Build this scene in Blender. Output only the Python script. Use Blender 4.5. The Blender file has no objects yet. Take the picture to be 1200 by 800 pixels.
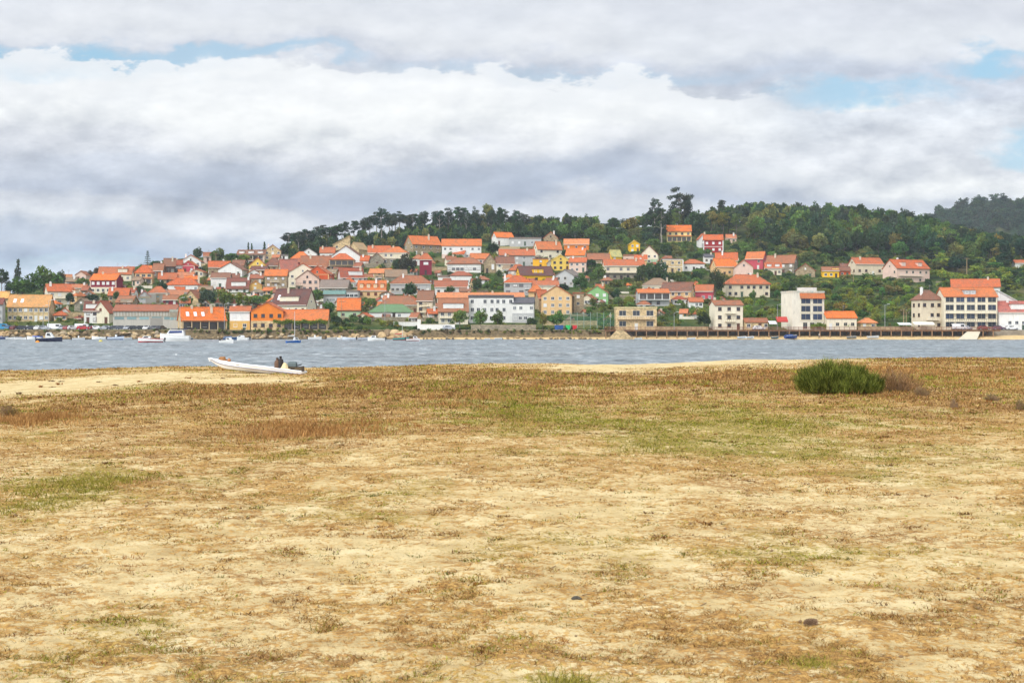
import bpy, math, random
import numpy as np
R = math.radians
random.seed(7); rng = np.random.default_rng(7)
SC = bpy.context.scene
COL = SC.collection
# ---------------------------------------------------------------- camera
FP = 1667.0            # focal length in picture units (1200 wide)
HZ = 386.0             # height of the horizon in those units
CZ = 3.2               # camera above the water
cd = bpy.data.cameras.new('camera'); cam = bpy.data.objects.new('camera', cd); COL.objects.link(cam)
cam.location = (0, 0, CZ); cam.rotation_euler = (R(90), 0, 0)
cd.sensor_width = 36; cd.lens = 36*FP/1200; cd.shift_y = -14/1200
cd.clip_start = 0.1; cd.clip_end = 20000
cd.dof.use_dof = True; cd.dof.focus_distance = 300; cd.dof.aperture_fstop = 10
SC.camera = cam
SC.view_settings.view_transform = 'Standard'; SC.view_settings.look = 'None'
SC.view_settings.exposure = 0.12; SC.view_settings.gamma = 1; SC.view_settings.use_curve_mapping = False
SC.cycles.max_bounces = 5; SC.cycles.diffuse_bounces = 2; SC.cycles.glossy_bounces = 2
SC.cycles.volume_bounces = 0; SC.cycles.transparent_max_bounces = 6

# ---------------------------------------------------------------- node helper
class NT:
    def __init__(s, nt): s.nt = nt; s.n = nt.nodes; s.l = nt.links
    def set(s, sock, v):
        if hasattr(v, 'is_output'): s.l.new(v, sock)
        elif isinstance(v, (tuple, list)) and len(v) == 3 and len(getattr(sock, 'default_value', [0]*3)) == 4: sock.default_value = (*v, 1)
        else: sock.default_value = v
    def new(s, t, **kw):
        nd = s.n.new(t)
        for k, v in kw.items(): setattr(nd, k, v)
        return nd
    def m(s, op, a, b=None, c=None, clamp=False):
        nd = s.new('ShaderNodeMath', operation=op); nd.use_clamp = clamp
        s.set(nd.inputs[0], a)
        if b is not None: s.set(nd.inputs[1], b)
        if c is not None: s.set(nd.inputs[2], c)
        return nd.outputs[0]
    def mix(s, f, a, b, mode='MIX'):
        nd = s.new('ShaderNodeMix', data_type='RGBA', blend_type=mode)
        s.set(nd.inputs[0], f); s.set(nd.inputs[6], a); s.set(nd.inputs[7], b)
        return nd.outputs[2]
    def noise(s, vec, scale, detail=3, rough=.55, out=0):
        nd = s.new('ShaderNodeTexNoise'); s.set(nd.inputs['Vector'], vec)
        nd.inputs['Scale'].default_value = scale; nd.inputs['Detail'].default_value = detail; nd.inputs['Roughness'].default_value = rough
        return nd.outputs[out]
    def comb(s, x, y, z):
        nd = s.new('ShaderNodeCombineXYZ')
        for i, v in enumerate((x, y, z)): s.set(nd.inputs[i], v)
        return nd.outputs[0]
    def smooth(s, v, a, b, c=0., d=1.):
        nd = s.new('ShaderNodeMapRange', interpolation_type='SMOOTHSTEP')
        for i, q in enumerate((v, a, b, c, d)): s.set(nd.inputs[i], q)
        return nd.outputs[0]
    def ramp(s, v, stops, interp='LINEAR'):
        nd = s.new('ShaderNodeValToRGB'); s.set(nd.inputs[0], v); cr = nd.color_ramp; cr.interpolation = interp
        while len(cr.elements) < len(stops): cr.elements.new(.5)
        for e, (p, c) in zip(cr.elements, stops): e.position = p; e.color = (*c, 1) if len(c) == 3 else c
        return nd.outputs[0]
    def vmul(s, v, t):
        nd = s.new('ShaderNodeVectorMath', operation='MULTIPLY'); s.set(nd.inputs[0], v); nd.inputs[1].default_value = t
        return nd.outputs[0]
    def vadd(s, a, b):
        nd = s.new('ShaderNodeVectorMath', operation='ADD'); s.set(nd.inputs[0], a); s.set(nd.inputs[1], b)
        return nd.outputs[0]

def lin(r, g, b):
    f = lambda c: (c/255)/12.92 if c/255 <= .04045 else ((c/255+.055)/1.055)**2.4
    return (f(r), f(g), f(b))

# ---------------------------------------------------------------- world: clear sky with broken cloud
HAZE = 0.00011
SUN_EL, SUN_AZ = 42, 215          # azimuth of the sun from +Y clockwise
w = bpy.data.worlds.new('World'); SC.world = w; w.use_nodes = True
N = NT(w.node_tree); N.n.clear()
sky = N.new('ShaderNodeTexSky', sky_type='NISHITA'); sky.sun_disc = False
sky.sun_elevation = R(SUN_EL); sky.sun_rotation = R(SUN_AZ)
geo = N.new('ShaderNodeTexCoord'); sp = N.new('ShaderNodeSeparateXYZ'); N.l.new(geo.outputs['Generated'], sp.inputs[0])
ay = N.m('MAXIMUM', N.m('ABSOLUTE', sp.outputs[1]), .12)
U = N.m('DIVIDE', sp.outputs[0], ay); V = N.m('DIVIDE', sp.outputs[2], ay)   # bearing and height of the direction looked along
V = N.m('MINIMUM', V, 1.2)
def ell(u, v, ru, rv, soft=1.0, du=None):   # soft ellipse in degrees-like units (1200 x 800)
    a = N.m('DIVIDE', N.m('SUBTRACT', Uw, (u-600)/FP), ru/FP)
    b = N.m('DIVIDE', N.m('SUBTRACT', Vw, (HZ-v)/FP), rv/FP)
    d = N.m('SQRT', N.m('ADD', N.m('MULTIPLY', a, a), N.m('MULTIPLY', b, b)))
    return N.smooth(d, 1.0+soft*.5, max(0, 1.0-soft*.5))
base = N.comb(U, N.m('MULTIPLY', V, 1.9), 0.37)
wn = N.noise(base, 5.5, 6, .62, out=1); ws = N.new('ShaderNodeSeparateColor'); N.l.new(wn, ws.inputs[0])
Uw = N.m('ADD', U, N.m('MULTIPLY', N.m('SUBTRACT', ws.outputs[0], .5), .14))
Vw = N.m('ADD', V, N.m('MULTIPLY', N.m('SUBTRACT', ws.outputs[1], .5), .085))
Vt = N.m('ADD', Vw, N.m('MULTIPLY', U, 0.012))
pv = N.m('DIVIDE', N.m('SUBTRACT', HZ/FP, Vt), HZ/FP, clamp=True)     # 0 at top of the picture, 1 at the horizon
G = lambda *c: lin(*c)
layer = N.ramp(pv, [(0.0, G(223,225,232)), (.12, G(228,229,234)), (.185, G(205,209,221)), (.215, G(214,217,226)), (.25, G(240,240,243)),
                    (.36, G(241,241,242)), (.44, G(222,223,229)), (.52, G(196,201,213)), (.58, G(186,193,208)), (.63, G(214,216,223)),
                    (.69, G(223,225,230)), (.745, G(200,208,221)), (.80, G(180,195,216)), (.86, G(205,216,230)), (1.0, G(222,228,236))], 'EASE')
# right-hand side: the dark band thins out and the low cloud is bright
rband = N.ramp(pv, [(0.0, G(220,222,230)), (.12, G(226,228,234)), (.19, G(200,206,220)), (.25, G(206,211,223)), (.31, G(220,224,232)),
                    (.40, G(224,226,232)), (.47, G(232,233,237)), (.54, G(243,243,243)), (.60, G(228,231,238)), (.75, G(205,213,226)), (1.0, G(215,224,234))], 'EASE')
rm = N.smooth(N.m('ADD', Uw, N.m('MULTIPLY', Vw, 1.2)), .27, .40)
cl = N.mix(rm, layer, rband)
# billows: density noise, and its slope towards the light for lit and shaded flanks
def dens(du, dv):
    u_ = N.m('ADD', U, du); v_ = N.m('ADD', V, dv)
    w1 = N.noise(N.comb(u_, N.m('MULTIPLY', v_, 1.7), 3.1), 10, 9, .58); w2 = N.noise(N.comb(u_, N.m('MULTIPLY', v_, 2.3), 8.7), 27, 7, .6)
    return w1, w2
b1, b2 = dens(0, 0); c1_, c2_ = dens(-.006, .012)
rel = N.m('ADD', N.m('MULTIPLY', N.m('SUBTRACT', b1, c1_), 1.15), N.m('MULTIPLY', N.m('SUBTRACT', b2, c2_), .5))
soft = N.smooth(pv, .10, .26, .35, 1.0)
bb = N.m('ADD', N.m('MULTIPLY', N.m('SUBTRACT', b1, .5), .42), N.m('ADD', N.m('MULTIPLY', N.m('SUBTRACT', b2, .5), .22), rel))
bb = N.m('MULTIPLY', bb, soft)
gain = N.m('ADD', 1.0, bb)
cl = N.mix(1.0, cl, N.comb(gain, N.m('ADD', 1.0, N.m('MULTIPLY', bb, .93)), N.m('ADD', 1.0, N.m('MULTIPLY', bb, .82))), 'MULTIPLY')
edge = N.m('SUBTRACT', N.m('ADD', (HZ-84)/FP, N.m('ADD', N.m('MULTIPLY', N.m('SUBTRACT', b1, .5), .075), N.m('ADD', N.m('MULTIPLY', N.m('SUBTRACT', b2, .5), .03), N.m('MULTIPLY', U, -.035)))), V)
below = N.m('MULTIPLY', N.smooth(edge, -.0012, .0035), N.smooth(edge, .05, .004)); below = N.m('MULTIPLY', below, N.smooth(U, .24, .12))
cl = N.mix(N.m('MULTIPLY', below, .75), cl, G(247,247,248))
bright = N.m('MAXIMUM', N.m('MULTIPLY', ell(330, 130, 290, 42, 1.3), .7), N.m('MULTIPLY', ell(720, 150, 200, 34, 1.4), .55))
bright = N.m('MAXIMUM', bright, N.m('MULTIPLY', ell(985, 117, 34, 9, .7), 1.0))
bright = N.m('MAXIMUM', bright, N.m('MULTIPLY', ell(960, 205, 150, 17, 1.3), .8))
bright = N.m('MULTIPLY', bright, N.smooth(b1, .36, .62))
cl = N.mix(N.m('MULTIPLY', bright, .75), cl, G(250,249,247))
dark = N.m('MAXIMUM', N.m('MULTIPLY', ell(560, 212, 330, 24, 1.3), .75), N.m('MULTIPLY', ell(90, 288, 230, 14, 1.2), .5))
cl = N.mix(N.m('MULTIPLY', dark, .5), cl, G(164,176,197))
cl = N.mix(1.0, cl, (.970, .995, .995), 'MULTIPLY')
hole = N.m('MAXIMUM', ell(60, 76, 190, 19, .8), N.m('MULTIPLY', ell(260, 68, 130, 7, 1.2), .7))
for e in ((1000, 102, 95, 17, .8, .85), (1175, 76, 80, 15, .8, 1.), (1190, 165, 50, 18, 1.0, .8), (700, 78, 170, 8, 1.3, .35), (90, 312, 90, 6, 1.4, .35), (560, 75, 120, 8, 1.4, .3)):
    hole = N.m('MAXIMUM', hole, N.m('MULTIPLY', ell(*e[:5]), e[5]))
hole = N.m('MULTIPLY', N.m('MULTIPLY', hole, N.smooth(b1, .64, .50), clamp=True), N.m('SUBTRACT', 1.0, N.m('MULTIPLY', below, .9)), clamp=True)
front = N.m('GREATER_THAN', sp.outputs[1], 0)
hole = N.m('MULTIPLY', hole, front)
blue = N.mix(1.0, N.mix(.55, sky.outputs[0], (3.0, 6.0, 9.2)), (1.15, 1.12, 1.0), 'MULTIPLY')
allc = N.mix(hole, N.vmul(cl, (10., 10., 10.)), blue)
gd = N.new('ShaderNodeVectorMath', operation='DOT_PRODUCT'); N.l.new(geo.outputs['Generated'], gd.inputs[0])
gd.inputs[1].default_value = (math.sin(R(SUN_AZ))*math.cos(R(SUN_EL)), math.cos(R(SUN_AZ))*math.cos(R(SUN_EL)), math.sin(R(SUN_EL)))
glow = N.m('ADD', 1.0, N.m('MULTIPLY', N.smooth(gd.outputs['Value'], .1, 1.0), 1.5))      # unseen extra glow added round the sun, behind the viewer, to brighten the scene
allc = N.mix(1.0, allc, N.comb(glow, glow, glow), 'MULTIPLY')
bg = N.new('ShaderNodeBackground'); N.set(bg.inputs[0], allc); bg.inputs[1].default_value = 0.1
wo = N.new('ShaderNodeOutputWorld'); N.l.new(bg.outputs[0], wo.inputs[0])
w.cycles.sampling_method = 'MANUAL'; w.cycles.sample_map_resolution = 512
# ---------------------------------------------------------------- sun through thin cloud
sl = bpy.data.lights.new('sun', 'SUN'); sl.energy = 1.5; sl.angle = R(12); sl.color = (1, .94, .84)
so = bpy.data.objects.new('sun', sl); COL.objects.link(so)
az = R(SUN_AZ); el = R(SUN_EL)
from mathutils import Vector, Matrix, noise as mnoise
sd = Vector((math.sin(az)*math.cos(el), math.cos(az)*math.cos(el), math.sin(el)))
so.rotation_euler = sd.to_track_quat('Z', 'Y').to_euler(); so.location = (0, -20, 60)

# ---------------------------------------------------------------- object helpers
def tag(o, label=None, cat=None, group=None, kind=None):
    if label: o['label'] = label
    if cat: o['category'] = cat
    if group: o['group'] = group
    if kind: o['kind'] = kind
    return o
def empty(name, loc=(0, 0, 0), rz=0):
    o = bpy.data.objects.new(name, None); COL.objects.link(o); o.location = loc; o.rotation_euler = (0, 0, rz); o.empty_display_size = .3
    return o
def link(name, me, parent=None, loc=None, rz=None):
    o = bpy.data.objects.new(name, me); COL.objects.link(o)
    if parent: o.parent = parent
    if loc is not None: o.location = loc
    if rz is not None: o.rotation_euler = (0, 0, rz)
    return o
class MB:
    def __init__(s): s.v = []; s.f = []; s.mi = []; s.cur = 0
    def poly(s, pts):
        n = len(s.v); s.v += [tuple(p) for p in pts]; s.f.append(tuple(range(n, n+len(pts)))); s.mi.append(s.cur)
    def add(s, vs, fs):
        n = len(s.v); s.v += [tuple(p) for p in vs]
        for f in fs: s.f.append(tuple(i+n for i in f)); s.mi.append(s.cur)
    def box(s, x0, x1, y0, y1, z0, z1):
        s.add([(x0,y0,z0),(x1,y0,z0),(x1,y1,z0),(x0,y1,z0),(x0,y0,z1),(x1,y0,z1),(x1,y1,z1),(x0,y1,z1)],
              [(0,3,2,1),(4,5,6,7),(0,1,5,4),(1,2,6,5),(2,3,7,6),(3,0,4,7)])
        return s
    def bbox(s, x0, x1, y0, y1, z0, z1, b):       # box with chamfered vertical and top edges
        a = [(x0+b,y0),(x1-b,y0),(x1,y0+b),(x1,y1-b),(x1-b,y1),(x0+b,y1),(x0,y1-b),(x0,y0+b)]
        cx, cy = (x0+x1)/2, (y0+y1)/2
        r = [(x, y, z0) for x, y in a]+[(x, y, z1-b) for x, y in a]+[(x+(b if x < cx else -b)*.7, y+(b if y < cy else -b)*.7, z1) for x, y in a]
        fs = [tuple(range(7, -1, -1)), tuple(range(16, 24))]
        for k in (0, 8):
            for i in range(8): fs.append((k+i, k+(i+1) % 8, k+8+(i+1) % 8, k+8+i))
        s.add(r, fs); return s
    def slab(s, quad, t):                         # thick plate below a polygon
        q = [Vector(p) for p in quad]; n = (q[1]-q[0]).cross(q[2]-q[1]).normalized()
        if n.z < 0: q.reverse(); n = -n
        k = len(q); lo = [p-n*t for p in q]
        s.add(q+lo, [tuple(range(k)), tuple(range(2*k-1, k-1, -1))]+[(i, k+i, k+(i+1) % k, (i+1) % k) for i in range(k)])
        return s
    def tube(s, p0, p1, r0, r1=None, n=6, caps=True):
        p0, p1 = Vector(p0), Vector(p1); r1 = r0 if r1 is None else r1
        d = (p1-p0).normalized(); a = d.orthogonal().normalized(); b = d.cross(a)
        vs = [p0+(a*math.cos(2*math.pi*i/n)+b*math.sin(2*math.pi*i/n))*r0 for i in range(n)]+[p1+(a*math.cos(2*math.pi*i/n)+b*math.sin(2*math.pi*i/n))*r1 for i in range(n)]
        fs = [(i, (i+1) % n, n+(i+1) % n, n+i) for i in range(n)]
        if caps: fs += [tuple(range(n-1, -1, -1)), tuple(range(n, 2*n))]
        s.add(vs, fs); return s
    def loft(s, rings, close=True, caps=True):
        n = len(rings[0]); vs = [p for r in rings for p in r]; fs = []
        m = n if close else n-1
        for k in range(len(rings)-1):
            for i in range(m): fs.append((k*n+i, k*n+(i+1) % n, (k+1)*n+(i+1) % n, (k+1)*n+i))
        if caps: fs += [tuple(range(n-1, -1, -1)), tuple(range((len(rings)-1)*n, len(rings)*n))]
        s.add(vs, fs); return s
    def mesh(s, name, mats, smooth=False):
        me = bpy.data.meshes.new(name); me.from_pydata(s.v, [], s.f)
        for m in (mats if isinstance(mats, (list, tuple)) else [mats]): me.materials.append(m)
        if max(s.mi, default=0): me.polygons.foreach_set('material_index', s.mi)
        if smooth: me.polygons.foreach_set('use_smooth', [True]*len(me.polygons))
        me.update(); return me
    def build(s, name, mats, parent=None, smooth=False, loc=None, rz=None):
        return link(name, s.mesh(name, mats, smooth), parent, loc, rz)
def fast_mesh(name, V, Fc, mat, attrs=None, smooth=False):      # V (n,3); Fc (m,k) all same k; attrs: name -> (n,3) colours on points
    me = bpy.data.meshes.new(name); n, m, k = len(V), len(Fc), Fc.shape[1]
    me.vertices.add(n); me.vertices.foreach_set('co', V.astype(np.float32).ravel())
    me.loops.add(m*k); me.loops.foreach_set('vertex_index', Fc.astype(np.int32).ravel())
    me.polygons.add(m); me.polygons.foreach_set('loop_start', np.arange(0, m*k, k, dtype=np.int32))
    if smooth: me.polygons.foreach_set('use_smooth', np.ones(m, bool))
    for an, av in (attrs or {}).items():
        a = me.attributes.new(an, 'FLOAT_COLOR', 'POINT'); c = np.ones((n, 4), np.float32); c[:, :3] = av; a.data.foreach_set('color', c.ravel())
    me.materials.append(mat); me.update(calc_edges=True); me.validate(); return me

# numpy value noise
_T = rng.random((256, 256)).astype(np.float32)
def vnoise(x, y):
    xi = np.floor(x).astype(int); yi = np.floor(y).astype(int); fx = x-xi; fy = y-yi
    fx = fx*fx*(3-2*fx); fy = fy*fy*(3-2*fy)
    a = _T[xi & 255, yi & 255]; b = _T[(xi+1) & 255, yi & 255]; c = _T[xi & 255, (yi+1) & 255]; d = _T[(xi+1) & 255, (yi+1) & 255]
    return (a*(1-fx)+b*fx)*(1-fy)+(c*(1-fx)+d*fx)*fy
def fbm(x, y, o=4, s=0.):
    r = 0; a = .5; t = 0
    for i in range(o): r = r+a*vnoise(x*2**i+17.3*i+s, y*2**i+9.1*i+s*1.7); t += a; a *= .55
    return r/t
def sstep(x, a, b):
    t = np.clip((x-a)/(b-a), 0, 1); return t*t*(3-2*t)

# ---------------------------------------------------------------- materials
def mat(name, build):
    m = bpy.data.materials.new(name); m.use_nodes = True; T = NT(m.node_tree); T.n.clear()
    out = T.new('ShaderNodeOutputMaterial'); T.l.new(build(T), out.inputs[0]); return m
def bsdf(T, col, rough=.8, metal=0., bump=None, bstr=.3, bdist=.05, spec=.3, normal=None):
    b = T.new('ShaderNodeBsdfPrincipled'); T.set(b.inputs['Base Color'], col); T.set(b.inputs['Roughness'], rough)
    b.inputs['Metallic'].default_value = metal; b.inputs['Specular IOR Level'].default_value = spec
    if bump is not None:
        bn = T.new('ShaderNodeBump'); bn.inputs['Strength'].default_value = bstr; bn.inputs['Distance'].default_value = bdist
        T.l.new(bump, bn.inputs['Height']); T.l.new(bn.outputs[0], b.inputs['Normal'])
    return b.outputs[0]
def objc(T):
    tc = T.new('ShaderNodeTexCoord'); oi = T.new('ShaderNodeObjectInfo')
    r = T.m('MULTIPLY', oi.outputs['Random'], 37.)
    return T.vadd(tc.outputs['Object'], T.comb(r, r, r)), oi.outputs['Random'], tc.outputs['Object']
def vary(T, c, f, amt=.25, warm=0.):
    k = T.m('ADD', 1-amt/2, T.m('MULTIPLY', f, amt))
    return T.mix(1.0, c, T.comb(k, k, T.m('MULTIPLY', k, 1-warm)), 'MULTIPLY')
_mc = {}
def plaster(rgb):
    key = ('p', rgb)
    if key not in _mc:
        def b(T):
            p, r, _ = objc(T); c = lin(*rgb)
            n = T.noise(p, .35, 5, .65); st = T.noise(T.vmul(p, (1.6, 1.6, .22)), 1.4, 4, .7); f = T.noise(p, 5, 3)
            col = vary(T, c, n, .42); col = T.mix(T.smooth(st, .50, .72, 0, .5), col, tuple(x*.55+.02 for x in c))
            col = vary(T, col, f, .16)
            return bsdf(T, col, .9, bump=f, bstr=.15)
        _mc[key] = mat('plaster', b)
    return _mc[key]
def stone(rgb):
    key = ('s', rgb)
    if key not in _mc:
        def b(T):
            p, r, _ = objc(T); c = lin(*rgb)
            v = T.new('ShaderNodeTexVoronoi'); T.set(v.inputs['Vector'], T.vmul(p, (1, 1, 1.5))); v.inputs['Scale'].default_value = 1.7
            sc = T.new('ShaderNodeSeparateColor'); T.l.new(v.outputs['Color'], sc.inputs[0])
            n = T.noise(p, .4, 5, .65)
            col = vary(T, c, sc.outputs[0], .6, .06); col = vary(T, col, n, .5)
            return bsdf(T, col, .92, bump=v.outputs['Distance'], bstr=.4, bdist=.04)
        _mc[key] = mat('stone', b)
    return _mc[key]
def tiles(rgb):
    key = ('t', rgb)
    if key not in _mc:
        def b(T):
            p, r, o = objc(T); c = lin(*rgb); c = tuple(c[i]*.90+(.26, .15, .07)[i]*.10 for i in range(3)) if rgb[0] > 150 and rgb[1] < 150 else c
            n = T.noise(p, .5, 6, .75); n2 = T.noise(p, 1.6, 4, .7); oi = T.vmul(p, (4.2, 4.2, 7))
            cell = T.new('ShaderNodeTexVoronoi'); T.set(cell.inputs['Vector'], oi); cell.inputs['Scale'].default_value = .8
            sc = T.new('ShaderNodeSeparateColor'); T.l.new(cell.outputs['Color'], sc.inputs[0])
            wv = T.new('ShaderNodeTexWave', wave_type='BANDS', bands_direction='X'); T.set(wv.inputs['Vector'], o); wv.inputs['Scale'].default_value = 1.3
            wv.inputs['Distortion'].default_value = .4
            col = vary(T, c, sc.outputs[0], .5); col = vary(T, col, n2, .3)
            col = T.mix(T.smooth(n, .46, .66, 0, .7), col, (c[0]*.40+.04, c[1]*.6+.05, c[2]*.7+.05))
            col = T.mix(T.m('MULTIPLY', T.smooth(r, .1, 1.0), .48), col, (.24, .13, .075))
            col = vary(T, col, wv.outputs['Color'], .22)
            col = vary(T, col, r, .22)
            return bsdf(T, col, .85, bump=wv.outputs['Color'], bstr=.5, bdist=.06)
        _mc[key] = mat('roof_tiles', b)
    return _mc[key]
def paint(rgb, rough=.45, spec=.4, metal=0., amt=.12):
    key = ('c', rgb, rough, metal)
    if key not in _mc:
        def b(T):
            p, r, _ = objc(T); n = T.noise(p, 1.3, 4, .65)
            return bsdf(T, vary(T, lin(*rgb), n, amt), rough, metal, spec=spec)
        _mc[key] = mat('paint', b)
    return _mc[key]
def wood(rgb):
    key = ('w', rgb)
    if key not in _mc:
        def b(T):
            p, r, _ = objc(T); n = T.noise(T.vmul(p, (1, 6, 6)), 1.2, 4, .65); n2 = T.noise(p, .25, 3)
            return bsdf(T, vary(T, vary(T, lin(*rgb), n, .5), n2, .4), .85)
        _mc[key] = mat('wood', b)
    return _mc[key]
def glassy(rgb, rough=.12):
    key = ('g', rgb)
    if key not in _mc:
        def b(T):
            oi = T.new('ShaderNodeObjectInfo'); return bsdf(T, vary(T, lin(*rgb), oi.outputs['Random'], .7), rough, spec=.6)
        _mc[key] = mat('window_glass', b)
    return _mc[key]
def foliage(name, c, var=.5, sat=.25, trans=.25):
    def b(T):
        at = T.new('ShaderNodeAttribute', attribute_name='tint'); oi = T.new('ShaderNodeObjectInfo')
        col = T.mix(1.0, c, at.outputs['Color'], 'MULTIPLY')
        k = T.m('ADD', 1-var/2, T.m('MULTIPLY', oi.outputs['Random'], var))
        r2 = T.m('FRACT', T.m('MULTIPLY', oi.outputs['Random'], 7.31))
        k2 = T.m('ADD', 1-sat, T.m('MULTIPLY', r2, 2*sat))
        col = T.mix(1.0, col, T.comb(T.m('MULTIPLY', k, k2), k, T.m('MULTIPLY', k, .95)), 'MULTIPLY')
        d = T.new('ShaderNodeBsdfDiffuse'); T.l.new(col, d.inputs[0]); t = T.new('ShaderNodeBsdfTranslucent'); T.l.new(col, t.inputs[0])
        mx = T.new('ShaderNodeMixShader'); mx.inputs[0].default_value = trans; T.l.new(d.outputs[0], mx.inputs[1]); T.l.new(t.outputs[0], mx.inputs[2])
        return mx.outputs[0]
    return mat(name, b)
M_BARK = mat('bark', lambda T: bsdf(T, T.ramp(T.noise(objc(T)[0], 2, 4), [(.3, (.07, .05, .04)), (.7, (.2, .17, .13))]), .95))
M_BARKP = mat('pale_bark', lambda T: bsdf(T, T.ramp(T.noise(objc(T)[0], 1.2, 4), [(.3, (.2, .17, .14)), (.7, (.42, .38, .32))]), .95))
# ================================================================ LARGE STRUCTURE
_CU = np.array([-900, -300, 0, 60, 100, 150, 200, 250, 300, 350, 400, 450, 500, 550, 650, 750, 850, 900, 1000, 1080, 1150, 1200, 1300, 1500, 2200.])
_CV = np.array([380, 366, 345, 334, 325, 314, 304, 300, 298, 296, 291, 286, 279, 274, 272, 267, 261, 257, 258, 268, 281, 289, 300, 330, 370.])
SL = 4861.0                                   # metres further back per unit of rise seen from the water's far side
def crest(s): return (HZ-np.interp(s*FP+600, _CU, _CV))/FP
def terrain(X, Y):
    X = np.asarray(X, float); Y = np.asarray(Y, float)
    s = X/np.maximum(Y, 1); ec = np.maximum(crest(s), .002); e = np.maximum(0, (Y-470)/SL)
    k = .0035; ee = np.maximum(0, -k*np.log(np.exp(-e/k)+np.exp(-ec/k)))
    over = np.maximum(0, Y-(470+SL*ec)-60)
    z = 3.2+ee*Y-over*.14
    z = z+(fbm(X/23, Y/23, 3)-.5)*1.6*sstep(Y, 478, 520)
    return np.where(Y < 473.5, 3.03, np.maximum(z, -3))
def Yt(v): return 470+SL*max(0, (HZ-v)/FP)
def P(u, v, Y): return Vector(((u-600)/FP*Y, Y, CZ+(HZ-v)/FP*Y))

# ---- far shore hillside
ys = np.concatenate([np.linspace(470, 900, 230), np.linspace(905, 1500, 70)])
us = np.linspace(-.75, .75, 420)
gy, gs = np.meshgrid(ys, us, indexing='ij'); gx = gs*gy; gz = terrain(gx, gy)
def grid_faces(a, b):
    i = np.arange(a-1)[:, None]*b+np.arange(b-1)[None, :]; i = i.ravel()
    return np.stack([i, i+1, i+b+1, i+b], 1)
def m_hill(T):
    g = T.new('ShaderNodeNewGeometry').outputs['Position']
    n = T.noise(g, .035, 5, .6); f = T.noise(g, .35, 5, .7); m2 = T.noise(g, .012, 3)
    c = T.ramp(n, [(.3, (.022, .04, .012)), (.45, (.045, .075, .02)), (.58, (.10, .12, .035)), (.7, (.17, .14, .07))])
    c = vary(T, c, f, 1.0)
    return bsdf(T, c, 1.0, spec=.05, bump=f, bstr=.8, bdist=.8)
M_HILL = mat('scrubby_ground', m_hill)
tag(link('hillside', fast_mesh('hillside', np.stack([gx, gy, gz], -1).reshape(-1, 3), grid_faces(len(ys), len(us)), M_HILL, smooth=True)), 'green hillside the town is built on across the water', kind='structure')

# ---- promenade strip and car park in front of the houses
prom = MB()
prom.box(-420, 32, 462.0, 474.0, -2.0, 3.06); prom.box(32.002, 420, 466.5, 474.0, -2.0, 3.055)
M_PAVE = mat('worn_paving', lambda T: bsdf(T, T.ramp(T.noise(T.new('ShaderNodeNewGeometry').outputs['Position'], .3, 5, .7), [(.3, (.2, .17, .13)), (.7, (.36, .32, .25))]), .9))
tag(prom.build('promenade', M_PAVE), 'paved promenade along the far shore', kind='structure')

# ---- far hill
fy = np.linspace(1150, 2100, 60); fx = np.linspace(100, 1500, 120)
GY, GX = np.meshgrid(fy, fx, indexing='ij')
def farz(X, Y):
    u = X/1600*FP+600
    cz = CZ+(HZ-np.interp(u, [700, 1000, 1060, 1090, 1120, 1200, 1300, 1500, 1900, 2300], [355, 320, 284, 261, 249, 249, 252, 266, 300, 350]))/FP*1600
    return cz*(.35+.65*np.exp(-((Y-1600)/260)**2))+(fbm(X/60, Y/60, 4)-.5)*16-3
tag(link('far_hill', fast_mesh('far_hill', np.stack([GX, GY, farz(GX, GY)], -1).reshape(-1, 3), grid_faces(60, 120), M_HILL, smooth=True)), 'distant wooded hill behind the right-hand woods', kind='structure')

# ---- water: real ripples close by, a sheet beyond
def m_water(T):
    g = T.new('ShaderNodeNewGeometry').outputs['Position']
    a = T.noise(T.vmul(g, (.8, 1.0, 1)), .7, 4, .65); b = T.noise(T.vmul(g, (.7, 1, 1)), 2.6, 3, .6); c = T.noise(T.vmul(g, (.010, .03, 1)), 1.0, 4, .6)
    h = T.m('ADD', T.m('MULTIPLY', a, 1.0), T.m('MULTIPLY', b, .3))
    s1 = T.noise(T.vmul(g, (.9, .8, 1)), .9, 3, .65); s2 = T.noise(T.vmul(g, (.30, .10, 1)), 1.0, 4, .7)
    st = T.m('ADD', T.m('MULTIPLY', s1, .55), T.m('MULTIPLY', s2, .45))
    col = T.ramp(st, [(.37, (.045, .060, .066)), (.46, (.15, .18, .195)), (.54, (.26, .30, .315)), (.61, (.52, .56, .57))])  # bright and dark ripple reflections painted into the base colour
    col = T.mix(T.smooth(c, .42, .62, 0, .4), col, (.29, .36, .40))
    return bsdf(T, col, .3, bump=h, bstr=1.0, bdist=1.0, spec=.22)
M_WATER = mat('estuary_water', m_water)
wy = np.concatenate([np.linspace(60, 110, 110), np.linspace(111, 470, 260)]); wu = np.linspace(-.62, .62, 500)
gy, gs = np.meshgrid(wy, wu, indexing='ij'); gx = gs*gy
amp = np.interp(gy, [60, 120, 470], [.11, .15, .22])
gz = (fbm(gx*.35, gy*.5, 4)-.5)*2*amp
e1 = np.minimum(1, (gy-60)/8)*np.minimum(1, (470-gy)/8)*np.minimum(1, (.62-np.abs(gs))/.03)
nv = np.stack([gx, gy, gz*e1], -1).reshape(-1, 3)
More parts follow.
